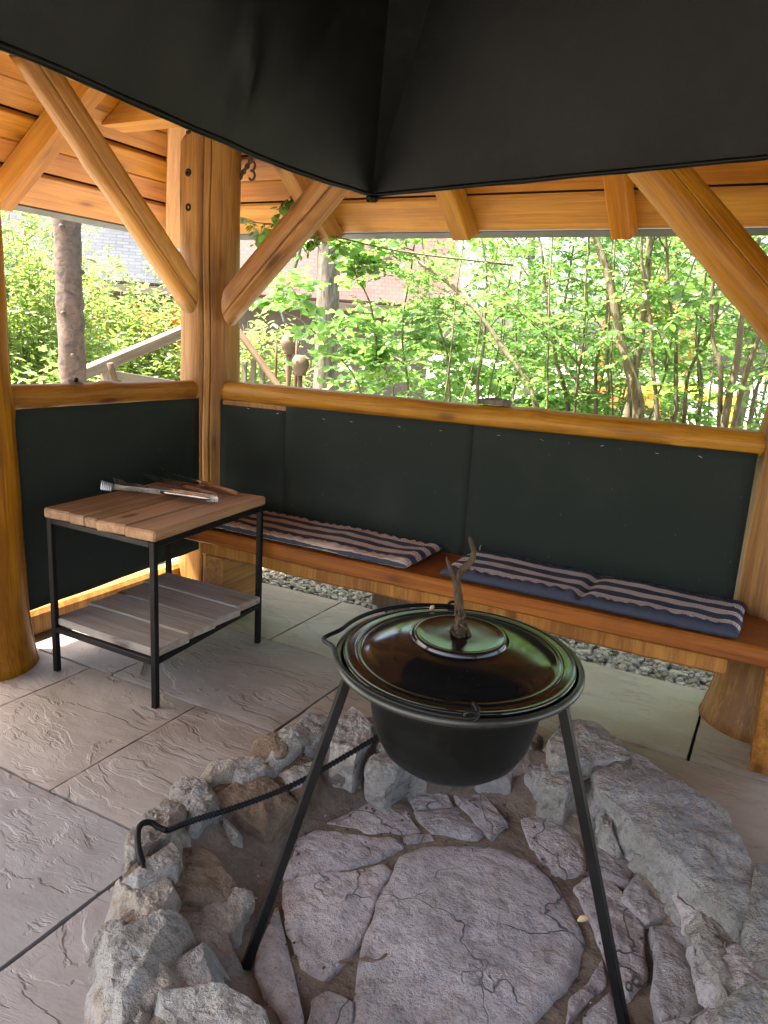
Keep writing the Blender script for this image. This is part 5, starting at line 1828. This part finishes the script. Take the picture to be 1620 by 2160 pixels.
# ------------------------------------------------------------------ houses
def house(name, label, c, ang, w, d, wallh, rise, mat_roof, over=.5):
    o = root(name, label=label, cat='house')
    T = Matrix.Translation(c) @ Matrix.Rotation(ang, 4, 'Z')
    hw, hd = w / 2, d / 2
    v = [(-hw, -hd, 0), (hw, -hd, 0), (hw, hd, 0), (-hw, hd, 0), (-hw, -hd, wallh), (hw, -hd, wallh), (hw, hd, wallh), (-hw, hd, wallh), (-hw, 0, wallh + rise), (hw, 0, wallh + rise)]
    pydata('wall', v, [(0, 1, 5, 4), (2, 3, 7, 6), (1, 2, 6, 9, 5), (3, 0, 4, 8, 7)], mat='shade_wall', parent=o, mw=T)
    for s in (-1, 1):
        e = Vector((0, s * (hd + over), wallh - over * rise / hd))
        r = Vector((0, 0, wallh + rise))
        y = (r - e)
        L = y.length
        y.normalize()
        x = Vector((1, 0, 0)) * (1 if s < 0 else -1)
        z = x.cross(y)
        m = Matrix((x, y, z)).transposed().to_4x4()
        m.translation = e
        a, b = hw + over, .08
        v = [(-a, 0, .02), (a, 0, .02), (a, L, .02), (-a, L, .02), (-a, 0, .02 + b), (a, 0, .02 + b), (a, L, .02 + b), (-a, L, .02 + b)]
        pydata('roof_slope', v, [(3, 2, 1, 0), (4, 5, 6, 7), (0, 1, 5, 4), (1, 2, 6, 5), (2, 3, 7, 6), (3, 0, 4, 7)], mat=mat_roof, parent=o, mw=T @ m)
        beam('fascia', (T @ (e + Vector((-a, -.03 * -s, -.05)))), (T @ (e + Vector((a, -.03 * -s, -.05)))), .03, .14, 'grey_wood', o, cuts=0)
    return o, T


hA, TA_ = house('slate_roofed_house', 'building with a grey slate roof behind the willow bushes', (-13.0, 13.6, -.1), rad(43), 9.0, 6.0, 2.75, 3.0, 'slate')
hB, TB2 = house('red_roofed_house', 'low house with a red shingle roof behind the ash trunk', (-9.25, 14.4, -.2), rad(33), 3.9, 5.0, 2.75, 2.6, 'redshingle')
beam('chimney', TB2 @ Vector((.55, -1.6, 3.2)), TB2 @ Vector((.55, -1.6, 4.0)), .36, .36, 'brick', hB, up=(0, 1, 0), cuts=0)

# coloured things in the yard, glimpsed through the leaves
def tent(name, label, cat, x, y, w, d, h, rh, mroof, mwall):
    o = root(name, label=label, cat=cat)
    for sx in (-1, 1):
        for sy in (-1, 1):
            beam('post', (x + sx * w / 2, y + sy * d / 2, -.05), (x + sx * w / 2, y + sy * d / 2, h), .07, .07, mwall, o, up=(0, 1, 0), cuts=0)
    v = [(x - w * .56, y - d * .56, h), (x + w * .56, y - d * .56, h), (x + w * .56, y + d * .56, h), (x - w * .56, y + d * .56, h), (x, y, h + rh)]
    v += [(a, b, c - .04) for a, b, c in v]
    pydata('roof', v, [(0, 1, 4), (1, 2, 4), (2, 3, 4), (3, 0, 4), (6, 5, 9), (7, 6, 9), (8, 7, 9), (5, 8, 9), (0, 5, 6, 1), (1, 6, 7, 2), (2, 7, 8, 3), (3, 8, 5, 0)], mat=mroof, parent=o)
    beam('counter', (x - w / 2, y - d / 2, h * .4), (x + w / 2, y - d / 2, h * .4), .10, h * .3, mwall, o, cuts=0)
    return o


tent('play_tower', 'orange roofed play tower glimpsed through the leaves', 'play tower', -2.05, 12.2, 1.1, 1.1, 1.95, .75, 'orange', 'orange')
tent('yellow_stall', 'yellow stall glimpsed low through the hazel stems', 'stall', -1.05, 9.0, 1.0, .7, 1.06, .12, 'yellow', 'yellow')
tent('teal_stall', 'pale teal stall glimpsed low between the right-hand stems', 'stall', .35, 8.6, .9, .7, 1.0, .1, 'cloth_white', 'teal')
for i, (x, y, s, lab) in enumerate(((-.35, 8.2, 1.2, 'white garden table glimpsed behind the forked hazel'), (.75, 7.9, 1.1, 'white garden table glimpsed beside the right-hand post'), (-2.0, 9.8, 1.0, 'white garden table glimpsed behind the hornbeam'))):
    o = root('garden_table', label=lab, cat='table', group='white garden tables')
    beam('table_top', (x - s / 2, y, .74), (x + s / 2, y, .74), .8, .04, 'cloth_white', o, cuts=0)
    for sx in (-1, 1):
        for sy in (-1, 1):
            beam('leg', (x + sx * s * .42, y + sy * .33, -.05), (x + sx * s * .42, y + sy * .33, .72), .05, .05, 'cloth_white', o, up=(0, 1, 0), cuts=0)
tp = pydata('blue_tarp', [(-3.05, 7.6, .78), (-2.6, 7.5, .92), (-2.25, 7.6, .80), (-3.1, 8.0, .72), (-2.6, 8.1, .86), (-2.2, 8.0, .70), (-3.1, 7.5, -.05), (-2.2, 7.5, -.05), (-2.2, 8.1, -.05), (-3.1, 8.1, -.05)], [(0, 1, 4, 3), (1, 2, 5, 4), (6, 7, 2, 1, 0), (7, 8, 5, 2), (8, 9, 3, 4, 5), (9, 6, 0, 3)], mat='blue')
tag(tp, 'blue tarpaulin heap low behind the young hazel', 'tarpaulin')
